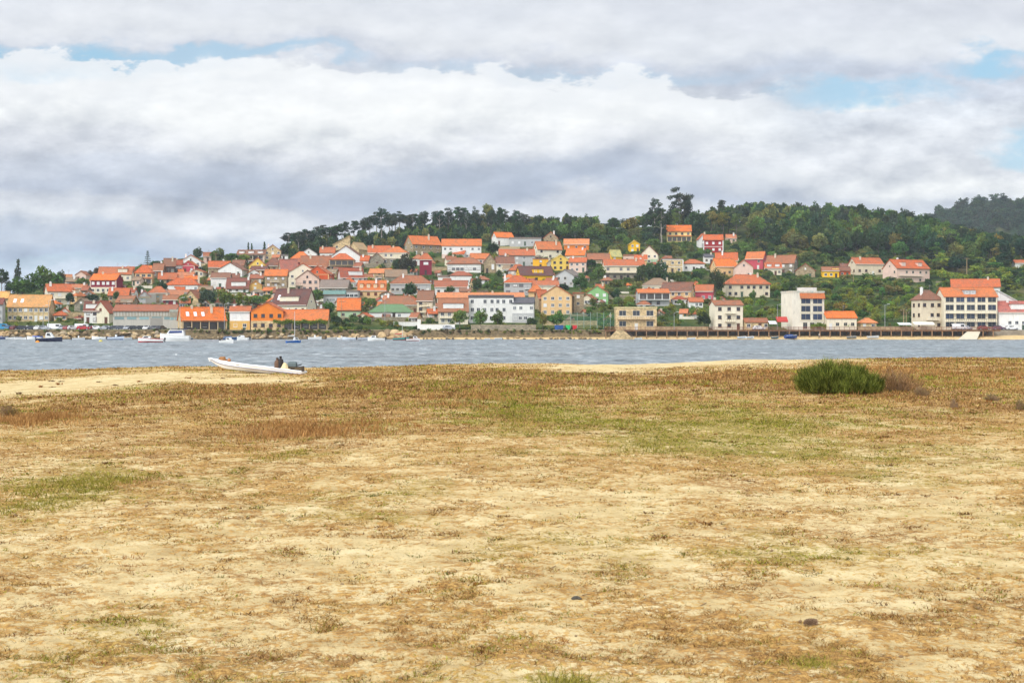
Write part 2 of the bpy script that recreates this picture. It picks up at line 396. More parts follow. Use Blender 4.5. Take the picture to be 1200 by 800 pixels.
# the sheet continues round the rippled part out to the far distance
nf = grid_faces(len(wy), len(wu)); nb = len(nv)
c0, c1, c2, c3 = 0, len(wu)-1, nb-1, nb-len(wu)
ext = np.array([[-2200, -130, 0], [2200, -130, 0], [2200, 3100, 0], [-2200, 3100, 0]], float)
V = np.concatenate([nv, ext]); Fq = np.concatenate([nf, np.array([[nb, nb+1, c1, c0], [nb+1, nb+2, c2, c1], [nb+2, nb+3, c3, c2], [nb+3, nb, c0, c3]])])
tag(link('water', fast_mesh('water', V, Fq, M_WATER, smooth=True)), 'rippled grey-blue estuary water', kind='structure')

# ---- near dune
_DU = np.array([-400, 0, 100, 200, 350, 500, 700, 900, 1100, 1200, 1600.]); _DZ = np.array([1.15, 1.24, 1.30, 1.40, 1.36, 1.56, 1.60, 1.76, 1.86, 1.84, 1.8])
def dune(X, Y):
    X = np.asarray(X, float); Y = np.asarray(Y, float)
    u = X/np.maximum(Y, 3)*FP+600
    zc = np.interp(u, _DU, _DZ); t = sstep(Y, 20, 62)
    z = 1.32*(1-t)+zc*t
    z = z+(fbm(X/5, Y/5, 3, 3.)-.5)*.16*sstep(Y, 3, 20)+(fbm(X/1.1, Y/1.1, 3, 5.)-.5)*.05
    edge = 67+(fbm(X/9, Y*0+3.3, 3)-.5)*5
    return z-np.maximum(0, Y-edge)**1.35*.045
def gpos(u, v):
    Y = 30.
    for _ in range(30): Y = .5*Y+.5*FP*(CZ-float(dune((u-600)/FP*Y, Y)))/(v-HZ)
    return (u-600)/FP*Y, Y, float(dune((u-600)/FP*Y, Y))
def blob(X, Y, u, v, ru, rv):
    k = FP*1.85; Yc = k/(v-HZ); Xc = (u-600)/FP*Yc; rx = ru/FP*Yc; ry = rv*Yc*Yc/k
    return np.exp(-((X-Xc)/rx)**2-((Y-Yc)/ry)**2)
GREEN = [(50,562,110,20,.9),(20,600,90,20,.6),(860,492,170,26,.75),(900,520,110,16,.7),(590,470,60,14,.8),(620,490,140,16,.5),(330,532,60,8,.5),(770,520,60,10,.7),
         (660,797,60,8,.9),(950,776,30,7,.8),(150,455,80,6,.6),(1100,455,60,8,.5),(690,640,300,20,.25),(250,620,200,20,.3),(1000,545,120,12,.5),(420,640,200,15,.2)]
SAND = [(40,452,120,9,1.2),(180,442,90,6,.7),(800,431,150,7,1.2),(700,440,60,6,.5),(1140,422,90,3,1.2),(520,429,100,2.5,1.),(290,640,200,22,.6),(130,715,150,30,.6),(60,795,190,16,.8),
        (900,640,330,50,.4),(620,600,200,30,.35),(300,735,180,20,.4),(780,700,260,24,.4),(960,470,60,5,.2),(360,595,60,4,.9),(450,655,120,15,.5),(300,446,60,4,.9),(1020,560,200,10,.3)]
RED = [(25,487,70,14,1.),(362,500,95,14,1.),(1080,472,110,22,.8),(250,462,180,16,.7),(600,446,220,12,.7),(1120,440,120,12,.7),(500,470,200,22,.5),(800,455,130,12,.5),(200,520,200,20,.4),
       (950,455,90,14,.9),(1000,770,200,25,.5),(250,765,220,14,.5),(700,760,150,14,.4),(1100,640,150,20,.35)]
def fields(X, Y):
    far = sstep(Y, 14, 34)
    cov = .53+.19*far+(fbm(X/2.2, Y/2.6, 4, 1.)-.5)*.55+(fbm(X/.45, Y/.6, 5, 7.)-.5)*.95
    g = .14+(fbm(X/1.2, Y/1.4, 5, 21.)-.5)*1.4; r = .24+(fbm(X/.9, Y/1.1, 5, 33.)-.5)*1.6
    for u, v, a, b, s in SAND: cov = cov-blob(X, Y, u, v, a, b)*s*(1. if v < 460 else .30)
    for u, v, a, b, s in GREEN: q = blob(X, Y, u, v, a, b)*s; g = g+q*.75; cov = cov+q*.2
    for u, v, a, b, s in RED: q = blob(X, Y, u, v, a, b)*s; r = r+q*.5; cov = cov+q*.2
    return np.clip(cov, 0, 1), np.clip(g, 0, 1), np.clip(r, 0, 1)
dy = np.exp(np.linspace(math.log(5.0), math.log(92), 560)); du = np.concatenate([np.linspace(-2.5, -.47, 24), np.linspace(-.46, .46, 430), np.linspace(.47, 2.5, 24)]); nc = len(du)
gy, gs = np.meshgrid(dy, du, indexing='ij'); gx = gs*gy
c_, g_, r_ = fields(gx, gy); gz = dune(gx, gy)+((fbm(gx*6, gy*6, 2)-.5)*.035+(fbm(gx*17, gy*17, 2, 4.)-.5)*.022)*(1-.6*sstep(gy, 15, 40))+c_*.012
nv = np.stack([gx, gy, gz], -1).reshape(-1, 3); nf = grid_faces(560, nc); nb = len(nv)
# coarse skirt of the same sheet round the finely modelled part
ext = np.array([[-260, -120, 1.2], [260, -120, 1.2], [262, 60, 1.3], [-262, 60, 1.3]], float)
c0, c1 = 0, nc-1; c2, c3 = nb-1, nb-nc
Fq = np.concatenate([nf, np.array([[nb, nb+1, c1, c0], [nb+1, nb+2, c2, c1], [nb+3, nb, c0, c3]])])
V = np.concatenate([nv, ext]); A = np.stack([c_, g_, r_], -1).reshape(-1, 3); A = np.concatenate([A, np.full((4, 3), .4)])
def m_ground(T):
    g = T.new('ShaderNodeNewGeometry').outputs['Position']
    at = T.new('ShaderNodeAttribute', attribute_name='cover'); sc = T.new('ShaderNodeSeparateColor'); T.l.new(at.outputs['Color'], sc.inputs[0])
    n1 = T.noise(g, 7, 6, .75); n2 = T.noise(g, 1.6, 4, .65); n3 = T.noise(g, 60, 3, .6); n5 = T.noise(g, 22, 4, .7)
    sand = T.ramp(n2, [(.3, G(190,164,116)), (.5, G(216,193,142)), (.7, G(232,213,166))]); sand = vary(T, sand, n3, .35); sand = vary(T, sand, n5, .3)
    thatch = T.ramp(n5, [(.36, G(86,60,32)), (.5, G(168,122,62)), (.62, G(208,166,96))])
    thatch = T.mix(T.smooth(sc.outputs[2], .2, .8, 0, .7), thatch, T.ramp(n5, [(.36, G(78,50,30)), (.62, G(182,134,80))]))
    thatch = T.mix(T.smooth(sc.outputs[1], .2, .8, 0, .75), thatch, T.ramp(n5, [(.36, G(76,74,28)), (.62, G(172,158,70))]))
    k = T.m('ADD', sc.outputs[0], T.m('ADD', T.m('MULTIPLY', T.m('SUBTRACT', n1, .5), 3.2), T.m('MULTIPLY', T.m('SUBTRACT', n5, .5), 3.0)))
    col = T.mix(T.smooth(k, .30, .70, 0, .9), sand, thatch)
    lit = T.noise(g, 26, 4, .75); col = T.mix(T.smooth(lit, .60, .70, 0, .6), col, G(84,62,40))
    hh = T.m('ADD', T.m('MULTIPLY', n1, .8), T.m('ADD', T.m('MULTIPLY', n5, .35), T.m('MULTIPLY', n3, .12)))
    return bsdf(T, col, .97, bump=hh, bstr=1.0, bdist=.05, spec=.08)
M_GROUND = mat('sand_and_thatch', m_ground)
tag(link('ground', fast_mesh('ground', V, Fq, M_GROUND, {'cover': A}, smooth=True)), 'sandy dune ground with dry grass in the foreground', kind='structure')

# ---- beach under the boardwalk on the far side
bx = np.linspace(-40, 420, 160); byy = np.linspace(440, 467, 14); BY, BX = np.meshgrid(byy, bx, indexing='ij')
run = np.interp(BX, [-40, 60, 110, 180, 420], [1.0, 2.5, 6, 10, 14])
BZ = np.clip(.95-(461.5-BY)/run*1.0, -1.2, 1.25)+(fbm(BX/5, BY/5, 3)-.5)*.25
M_BEACH = mat('beach_sand', lambda T: bsdf(T, T.ramp(T.noise(T.new('ShaderNodeNewGeometry').outputs['Position'], .5, 5, .7), [(.3, G(188,156,104)), (.7, G(228,202,150))]), .95))
tag(link('beach', fast_mesh('beach', np.stack([BX, BY, BZ], -1).reshape(-1, 3), grid_faces(14, 160), M_BEACH, smooth=True)), 'pale sand beach below the boardwalk', kind='structure')
# ================================================================ HOUSES
WALLC = dict(white=(232,230,224), cream=(232,222,196), beige=(220,206,178), tan=(200,176,136), stone=(160,142,116), greystone=(142,134,120), peach=(226,188,136), yellow=(234,200,96),
  bright=(244,190,20), amber=(240,180,40), ochre=(222,178,100), pink=(226,196,178), rose=(196,80,92), maroon=(136,38,58), crimson=(160,40,40), terra=(206,92,44), green=(140,190,126), mint=(170,196,160),
  grey=(186,186,184), concrete=(188,184,172), brown=(120,96,78), orange=(230,130,50), dark=(84,76,70), paleyellow=(236,218,150))
ROOFC = dict(orange=(234,120,48), redorange=(206,102,54), red=(172,86,60), brown=(138,92,72), maroon=(112,74,66), amber=(236,172,98), taupe=(150,130,106), grey=(132,128,122), green=(52,150,104),
  pinkred=(188,108,96), salmon=(204,124,84), crimson=(130,70,62), dull=(168,102,70), pale=(222,204,150), teal=(120,150,140), dgrey=(96,94,98), peach=(226,140,88))
STONEY = {'stone', 'greystone', 'brown', 'tan'}
def wallm(n): return stone(WALLC[n]) if n in STONEY else plaster(WALLC[n])
def roofm(n): return tiles(ROOFC[n])
_wc = {}
def winmesh(w, h, fr, pc):
    w = round(w*5)/5; h = round(h*5)/5; k = (w, h, fr, pc)
    if k not in _wc:
        f = MB(); t = .09
        for a in ((-w/2, w/2, h-t, h), (-w/2, w/2, 0, t), (-w/2, -w/2+t, t, h-t), (w/2-t, w/2, t, h-t)): f.box(a[0], a[1], -.07, .05, a[2], a[3])
        if w > 1: f.box(-.03, .03, -.05, .05, t, h-t)
        f.box(-w/2-.08, w/2+.08, -.13, .0, -.07, -.003)
        p = MB().box(-w/2+t, w/2-t, -.03, .03, t, h-t)
        pm = {'d': glassy((38,44,52)), 'b': glassy((42,56,80)), 'w': paint((226,226,224), .6), 'g': glassy((104,108,110)), 'r': paint((120,60,44), .6), 'o': paint((170,190,160), .6)}[pc]
        _wc[k] = (f.mesh('window', paint(fr, .6)), p.mesh('pane', pm))
    return _wc[k]
def window(root, x, y, z, rz, w, h, fr=(226,224,216), pc='d', name='window'):
    a, b = winmesh(w, h, fr, pc); o = link(name, a, root, (x, y, z), rz); link('pane', b, o); return o
HOUSES = []
def house(label, x0, x1, top, eave, base, typ='G', yaw=0, wall='white', roof='orange', ex='', cat='house', name='house', dr=None):
    rr = random.Random(hash((x0, x1, top)) & 0xffff)
    opts = {}
    for t in ex.split(): k, _, v = t.partition(':'); opts[k] = v or '1'
    Y = Yt(base) if base < 384 else 472.5 - (base-384)*0.9
    if 'Y' in opts: Y = float(opts['Y'])
    k = Y/FP; span = (x1-x0)*k; ov = .45 if typ not in 'L' else 0
    hw = (base-eave)*k; hr = max((eave-top)*k, .5)
    if dr is None: dr = .75 if span < 14 else .5
    if typ == 'F': dr = 1.2
    cs, sn = abs(math.cos(R(yaw))), abs(math.sin(R(yaw)))
    if yaw == 0: yaw = rr.uniform(-7, 7)
    wd = max(2.2, (span-2*ov)/(cs+dr*sn)); d = min(wd*dr, 16.); d = max(d, 3.5)
    ce = P((x0+x1)/2, base, Y)
    yw = R(yaw); root = empty(name, (0, 0, 0), yw)
    # centre of the footprint sits so that the visible span is x0..x1
    ctr = Vector((ce.x, Y+(d*cs+wd*sn)/2, 0)); off = Matrix.Rotation(yw, 3, 'Z') @ Vector((0, d/2, 0))
    root.location = (ctr.x-off.x, ctr.y-off.y, ce.z)
    if base >= 384: root.location.z = 3.06
    tag(root, label, cat, 'houses and buildings of the hillside town' if cat == 'house' else None)
    a = wd/2; dn = 3.5 if base < 384 else 0.0
    m = MB(); z0 = -dn
    if typ in 'GHL' or typ == 'S':
        if typ == 'G': prof = [(0, z0), (d, z0), (d, hw), (d/2, hw+hr), (0, hw)]
        else: prof = [(0, z0), (d, z0), (d, hw), (0, hw)]
        m.loft([[(-a, y, z) for y, z in prof], [(a, y, z) for y, z in prof]])
        if typ == 'S': m.v = []; m.f = []; m.mi = []; pr = [(-a, z0), (a, z0), (a, hw+hr), (-a, hw)]; m.loft([[(x, 0, z) for x, z in pr], [(x, d, z) for x, z in pr]])
    else:
        pr = [(-a, z0), (a, z0), (a, hw), (0, hw+hr), (-a, hw)]
        m.loft([[(x, 0, z) for x, z in pr], [(x, d, z) for x, z in pr]])
    m.build('wall', wallm(wall), root)
    # roof
    r = MB(); t = .22; e = .02
    if typ == 'G':
        sl = hr/(d/2); y0, ze = -ov, hw-ov*sl+t+e; zr = hw+hr+t+e
        r.slab([(-a-ov*.7, y0, ze), (a+ov*.7, y0, ze), (a+ov*.7, d/2, zr), (-a-ov*.7, d/2, zr)], t)
        r.slab([(-a-ov*.7, d/2, zr+.003), (a+ov*.7, d/2, zr+.003), (a+ov*.7, d-y0, ze), (-a-ov*.7, d-y0, ze)], t)
        r.tube((-a-ov*.7, d/2, zr), (a+ov*.7, d/2, zr), .16, n=6)
    elif typ == 'F':
        sl = hr/a; xe, ze = a+ov, hw-ov*sl+t+e; zr = hw+hr+t+e
        r.slab([(-xe, -ov*.7, ze), (0, -ov*.7, zr), (0, d+ov, zr), (-xe, d+ov, ze)], t)
        r.slab([(0, -ov*.7, zr+.003), (xe, -ov*.7, ze), (xe, d+ov, ze), (0, d+ov, zr+.003)], t)
        r.tube((0, -ov*.7, zr), (0, d+ov, zr), .16, n=6)
    elif typ == 'H':
        q = min(a*.75, d/2); xe, ze = a+ov, hw+t*.4; zr = hw+hr+t
        A, B, C, D = (-xe, -ov, ze), (xe, -ov, ze), (xe, d+ov, ze), (-xe, d+ov, ze); E, Fp = (-a+q, d/2, zr), (a-q, d/2, zr)
        r.slab([A, B, Fp, E], t); r.slab([C, D, E, Fp], t); r.slab([B, C, Fp], t); r.slab([D, A, E], t)
        for p_, q_ in ((A, E), (B, Fp), (E, Fp)): r.tube(p_, q_, .14, n=5)
    elif typ == 'S': r.slab([(-a-ov, -ov, hw+t-.1), (a+.2, -ov, hw+hr+t), (a+.2, d+ov, hw+hr+t), (-a-ov, d+ov, hw+t-.1)], t)
    else:
        for q_ in ((-a-.15, a+.15, -.15, .15), (-a-.15, a+.15, d-.15, d+.15), (-a-.15, -a+.15, .15, d-.15), (a-.15, a+.15, .15, d-.15)): r.box(*q_, hw, hw+max(.5, min(hr, 1.)))
        r.box(-a+.15, a-.15, .15, d-.15, hw+.003, hw+.12)
    ro = r.build('roof', roofm(roof), root)
    if typ in 'GH' and 'f' not in opts and rr.random() < .6: opts['f'] = '1'
    if opts.get('f') == '1' and typ in 'GH': MB().box(-a-.3, a+.3, -ov-.09, -ov-.01, hw-.32, hw-.1).build('fascia', paint((226,220,206) if rr.random() < .6 else (120,84,60), .6), root)
    # chimneys
    nc_ = int(opts.get('c', 1 if rr.random() < .55 and typ != 'L' else 0))
    for i in range(nc_):
        cx = rr.choice([-1, 1])*a*(rr.uniform(.2, .7)) if 'cx' not in opts else float(opts['cx'])*a; cy = d*rr.uniform(.3, .6)
        zt = hw+hr+rr.uniform(.3, .9); c = MB(); s_ = .38
        c.box(cx-s_, cx+s_, cy-.3, cy+.3, hw*.8, zt); c.box(cx-s_-.1, cx+s_+.1, cy-.4, cy+.4, zt+.003, zt+.14)
        c.box(cx-.2, cx+.2, cy-.2, cy+.2, zt+.143, zt+.4)
        c.build('chimney', plaster((214,200,176) if rr.random() < .6 else (236,234,228)), ro)
    if 's' in opts:
        for i in range(int(opts['s'])):
            cx = a*(-.7+.35*i); sl = hr/(d/2); cy = d*.22; zz = hw+cy*sl+t+.03
            MB().slab([(cx-.5, cy-.6, zz-.6*sl+.1), (cx+.5, cy-.6, zz-.6*sl+.1), (cx+.5, cy+.6, zz+.6*sl+.1), (cx-.5, cy+.6, zz+.6*sl+.1)], .12).build('skylight', paint((230,232,236), .3), ro)
    if 'd' in opts:                                   # dormers
        n = int(opts['d']); dwf = float(opts.get('dw', 2.4)); dc = opts.get('dc', 'white')
        for i in range(n):
            cx = -a+2*a*(i+.5)/n if 'dx' not in opts else a*float(opts['dx'])
            sl = hr/(d/2) if typ in 'GH' else 1; y1 = d*.1; zb = hw+y1*sl-.1; hd = min(hr*.62, 2.0)
            dm = MB(); dm.box(cx-dwf/2, cx+dwf/2, y1, min(d*.5, y1+hd/sl+1), zb, zb+hd); do = dm.build('dormer', plaster(WALLC[dc]), ro)
            MB().slab([(cx-dwf/2-.2, y1-.25, zb+hd+.15), (cx+dwf/2+.2, y1-.25, zb+hd+.15), (cx+dwf/2+.2, d*.5, zb+hd+.3), (cx-dwf/2-.2, d*.5, zb+hd+.3)], .14).build('dormer_roof', roofm(opts.get('dr', roof)), ro)
            for q_ in ([0] if dwf < 3 else [-dwf/4, dwf/4]):
                wa, wb = winmesh(1.0, max(.6, hd*.55), (230,230,226), 'd'); o = link('window', wa, do, (cx+q_, y1-.01, zb+hd*.25), 0); 
    fr = {'w': (232,230,224), 'b': (104,74,54), 's': (206,194,168), 'o': (214,120,50)}[opts.get('fr', rr.choice('wwsb'))]
    rows = int(opts.get('r', max(1, round(hw/2.9)))); cols = int(opts.get('n', max(1, round(wd/2.9))))
    pcs = opts.get('p', 'ddddwg'); ww = float(opts.get('ww', 1.1)); wh = float(opts.get('wh', 1.3)); fh = hw/rows
    if wh > fh*.75: wh = fh*.62
    gl = int(opts.get('gl', 0))
    dcol = rr.randrange(cols) if 'nd' not in opts else -1
    lower = float(opts.get('hid', 0))*k                # lowest strip hidden behind what stands in front
    for i in range(rows):
        zb = fh*i+fh*.32
        if zb+wh < lower: continue
        for j in range(cols):
            x = -a+wd*(j+.5)/cols+(rr.uniform(-.25, .25) if 'reg' not in opts else 0)
            if 'reg' not in opts and rr.random() < .1: continue
            if i == 0 and j == dcol and hw < 9 and lower == 0:
                dm = MB().box(-.5, .5, -.06, .03, .02, 2.05); dm.box(-.62, .62, -.04, .02, 2.055, 2.2)
                do = link('door', dm.mesh('door', paint(rr.choice([(96,58,40), (60,48,44), (220,220,214), (70,90,70)]), .5)), root, (x, 0, 0)); MB().box(.3, .36, -.14, -.061, .95, 1.1).build('handle', paint((150,150,150), .3, metal=.8), do); continue
            window(root, x, 0, zb, 0, ww, wh, fr, rr.choice(pcs))
    if typ == 'F' and 'nt' not in opts and hr > 1.6: window(root, 0, 0, hw+hr*.12, 0, .8, min(1.0, hr*.35), fr, rr.choice(pcs))
    if sn > .2 and 'ns' not in opts:
        sx = -1 if yaw < 0 else 1     # yaw<0 turns the -x end to the viewer
        sx = -1 if yaw > 0 else 1
        sx = -sx if False else sx
        nn = max(1, round(d/3.2))
        for i in range(rows):
            if fh*i+fh*.3+wh < lower: continue
            for j in range(nn):
                if rr.random() < .25: continue
                window(root, sx*a, d*(j+.5)/nn, fh*i+fh*.32, R(90)*sx, ww*.9, wh, fr, rr.choice(pcs))
        if typ == 'G' and hr > 1.8: window(root, sx*a, d/2, hw+hr*.15, R(90)*sx, .8, .8, fr, 'd')
    if 'b' in opts:                                   # balconies: slab, rail and balusters
        for i in range(1, rows):
            if rows > 2 and rr.random() < .2: continue
            zb = fh*i+.05; bw = wd*float(opts['b']) if opts['b'] != '1' else wd*.6
            bx_ = float(opts.get('bx', rr.uniform(-.2, .2)))*a; x_0 = max(-a, bx_-bw/2); x_1 = min(a, bx_+bw/2)
            bo = MB().box(x_0, x_1, -1.1, -.01, zb-.15, zb).build('balcony', plaster(WALLC[opts.get('bc', 'cream')]), root)
            q = MB(); q.box(x_0, x_1, -1.1, -1.04, zb+.9, zb+.97)
            nb_ = max(3, int(bw/.6))
            for j in range(nb_+1): xx = x_0+.03+(x_1-x_0-.06)*j/nb_; q.box(xx-.03, xx+.03, -1.1, -1.04, zb+.003, zb+.9)
            q.build('railing', paint((70,66,62) if rr.random() < .5 else (226,224,218), .5), bo)
    if 'g' in opts:                                   # differently faced ground floor
        gh = fh*float(opts.get('gh', 1))
        MB().box(-a-.05, a+.05, -.05, .25, z0, gh-.1).build('plinth', wallm(opts['g']), root)
        for j in range(cols):
            if rr.random() < .75: window(root, -a+wd*(j+.5)/cols, -.055, gh*.3, 0, ww, min(wh, gh*.55), fr, 'd')
    if 'v' in opts:                                   # veranda: posts and dark recess
        vh = min(fh*.92, 2.8); vz = hw-vh if opts['v'] == 't' else 0
        q = MB(); n = max(3, int(wd/2.6))
        for j in range(n+1): xx = -a+.1+(wd-.2)*j/n; q.box(xx-.14, xx+.14, -1.5, -1.24, vz if vz else z0, vz+vh)
        q.box(-a, a, -1.55, -1.2, vz+vh+.002, vz+vh+.25); q.box(-a, a, -1.5, -.06, vz-.2, vz-.004); q.build('veranda', plaster(WALLC[opts.get('vc', 'cream')]), root)
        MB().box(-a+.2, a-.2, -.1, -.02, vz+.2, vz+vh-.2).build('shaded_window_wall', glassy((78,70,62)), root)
        MB().slab([(-a-.2, -1.9, vz+vh+.32), (a+.2, -1.9, vz+vh+.32), (a+.2, .02, vz+vh+.75 if opts['v'] != 't' else vz+vh+.4), (-a-.2, .02, vz+vh+.75 if opts['v'] != 't' else vz+vh+.4)], .14).build('veranda_roof', roofm(opts.get('vr', roof)), root)
    if 't' in opts:                                   # light bands and corner strips
        q = MB(); tc = opts['t'] if opts['t'] != '1' else 'white'
        for i in range(1, rows+1): q.box(-a-.06, a+.06, -.09, -.01, fh*i-.32, fh*i-.08)
        for xx in (-a, a): q.box(xx-.22, xx+.22, -.12, .1, z0, hw-.33)
        q.build('trim', plaster(WALLC[tc]), root)
    if 'a' in opts or rr.random() < .3:
        ax = rr.uniform(-.6, .6)*a; q = MB(); zt = hw+hr+rr.uniform(1.4, 2.4)
        q.tube((ax, d*.5, hw+hr*.4), (ax, d*.5, zt), .035, n=4)
        for i in range(4): q.tube((ax-.5, d*.5, zt-.1-.2*i), (ax+.5, d*.5, zt-.1-.2*i), .02, n=3)
        q.build('antenna', paint((150,150,150), .4), ro)
    HOUSES.append((x0, x1, top, base, Y, root)); return root, wd, d, hw, hr, k
H = house
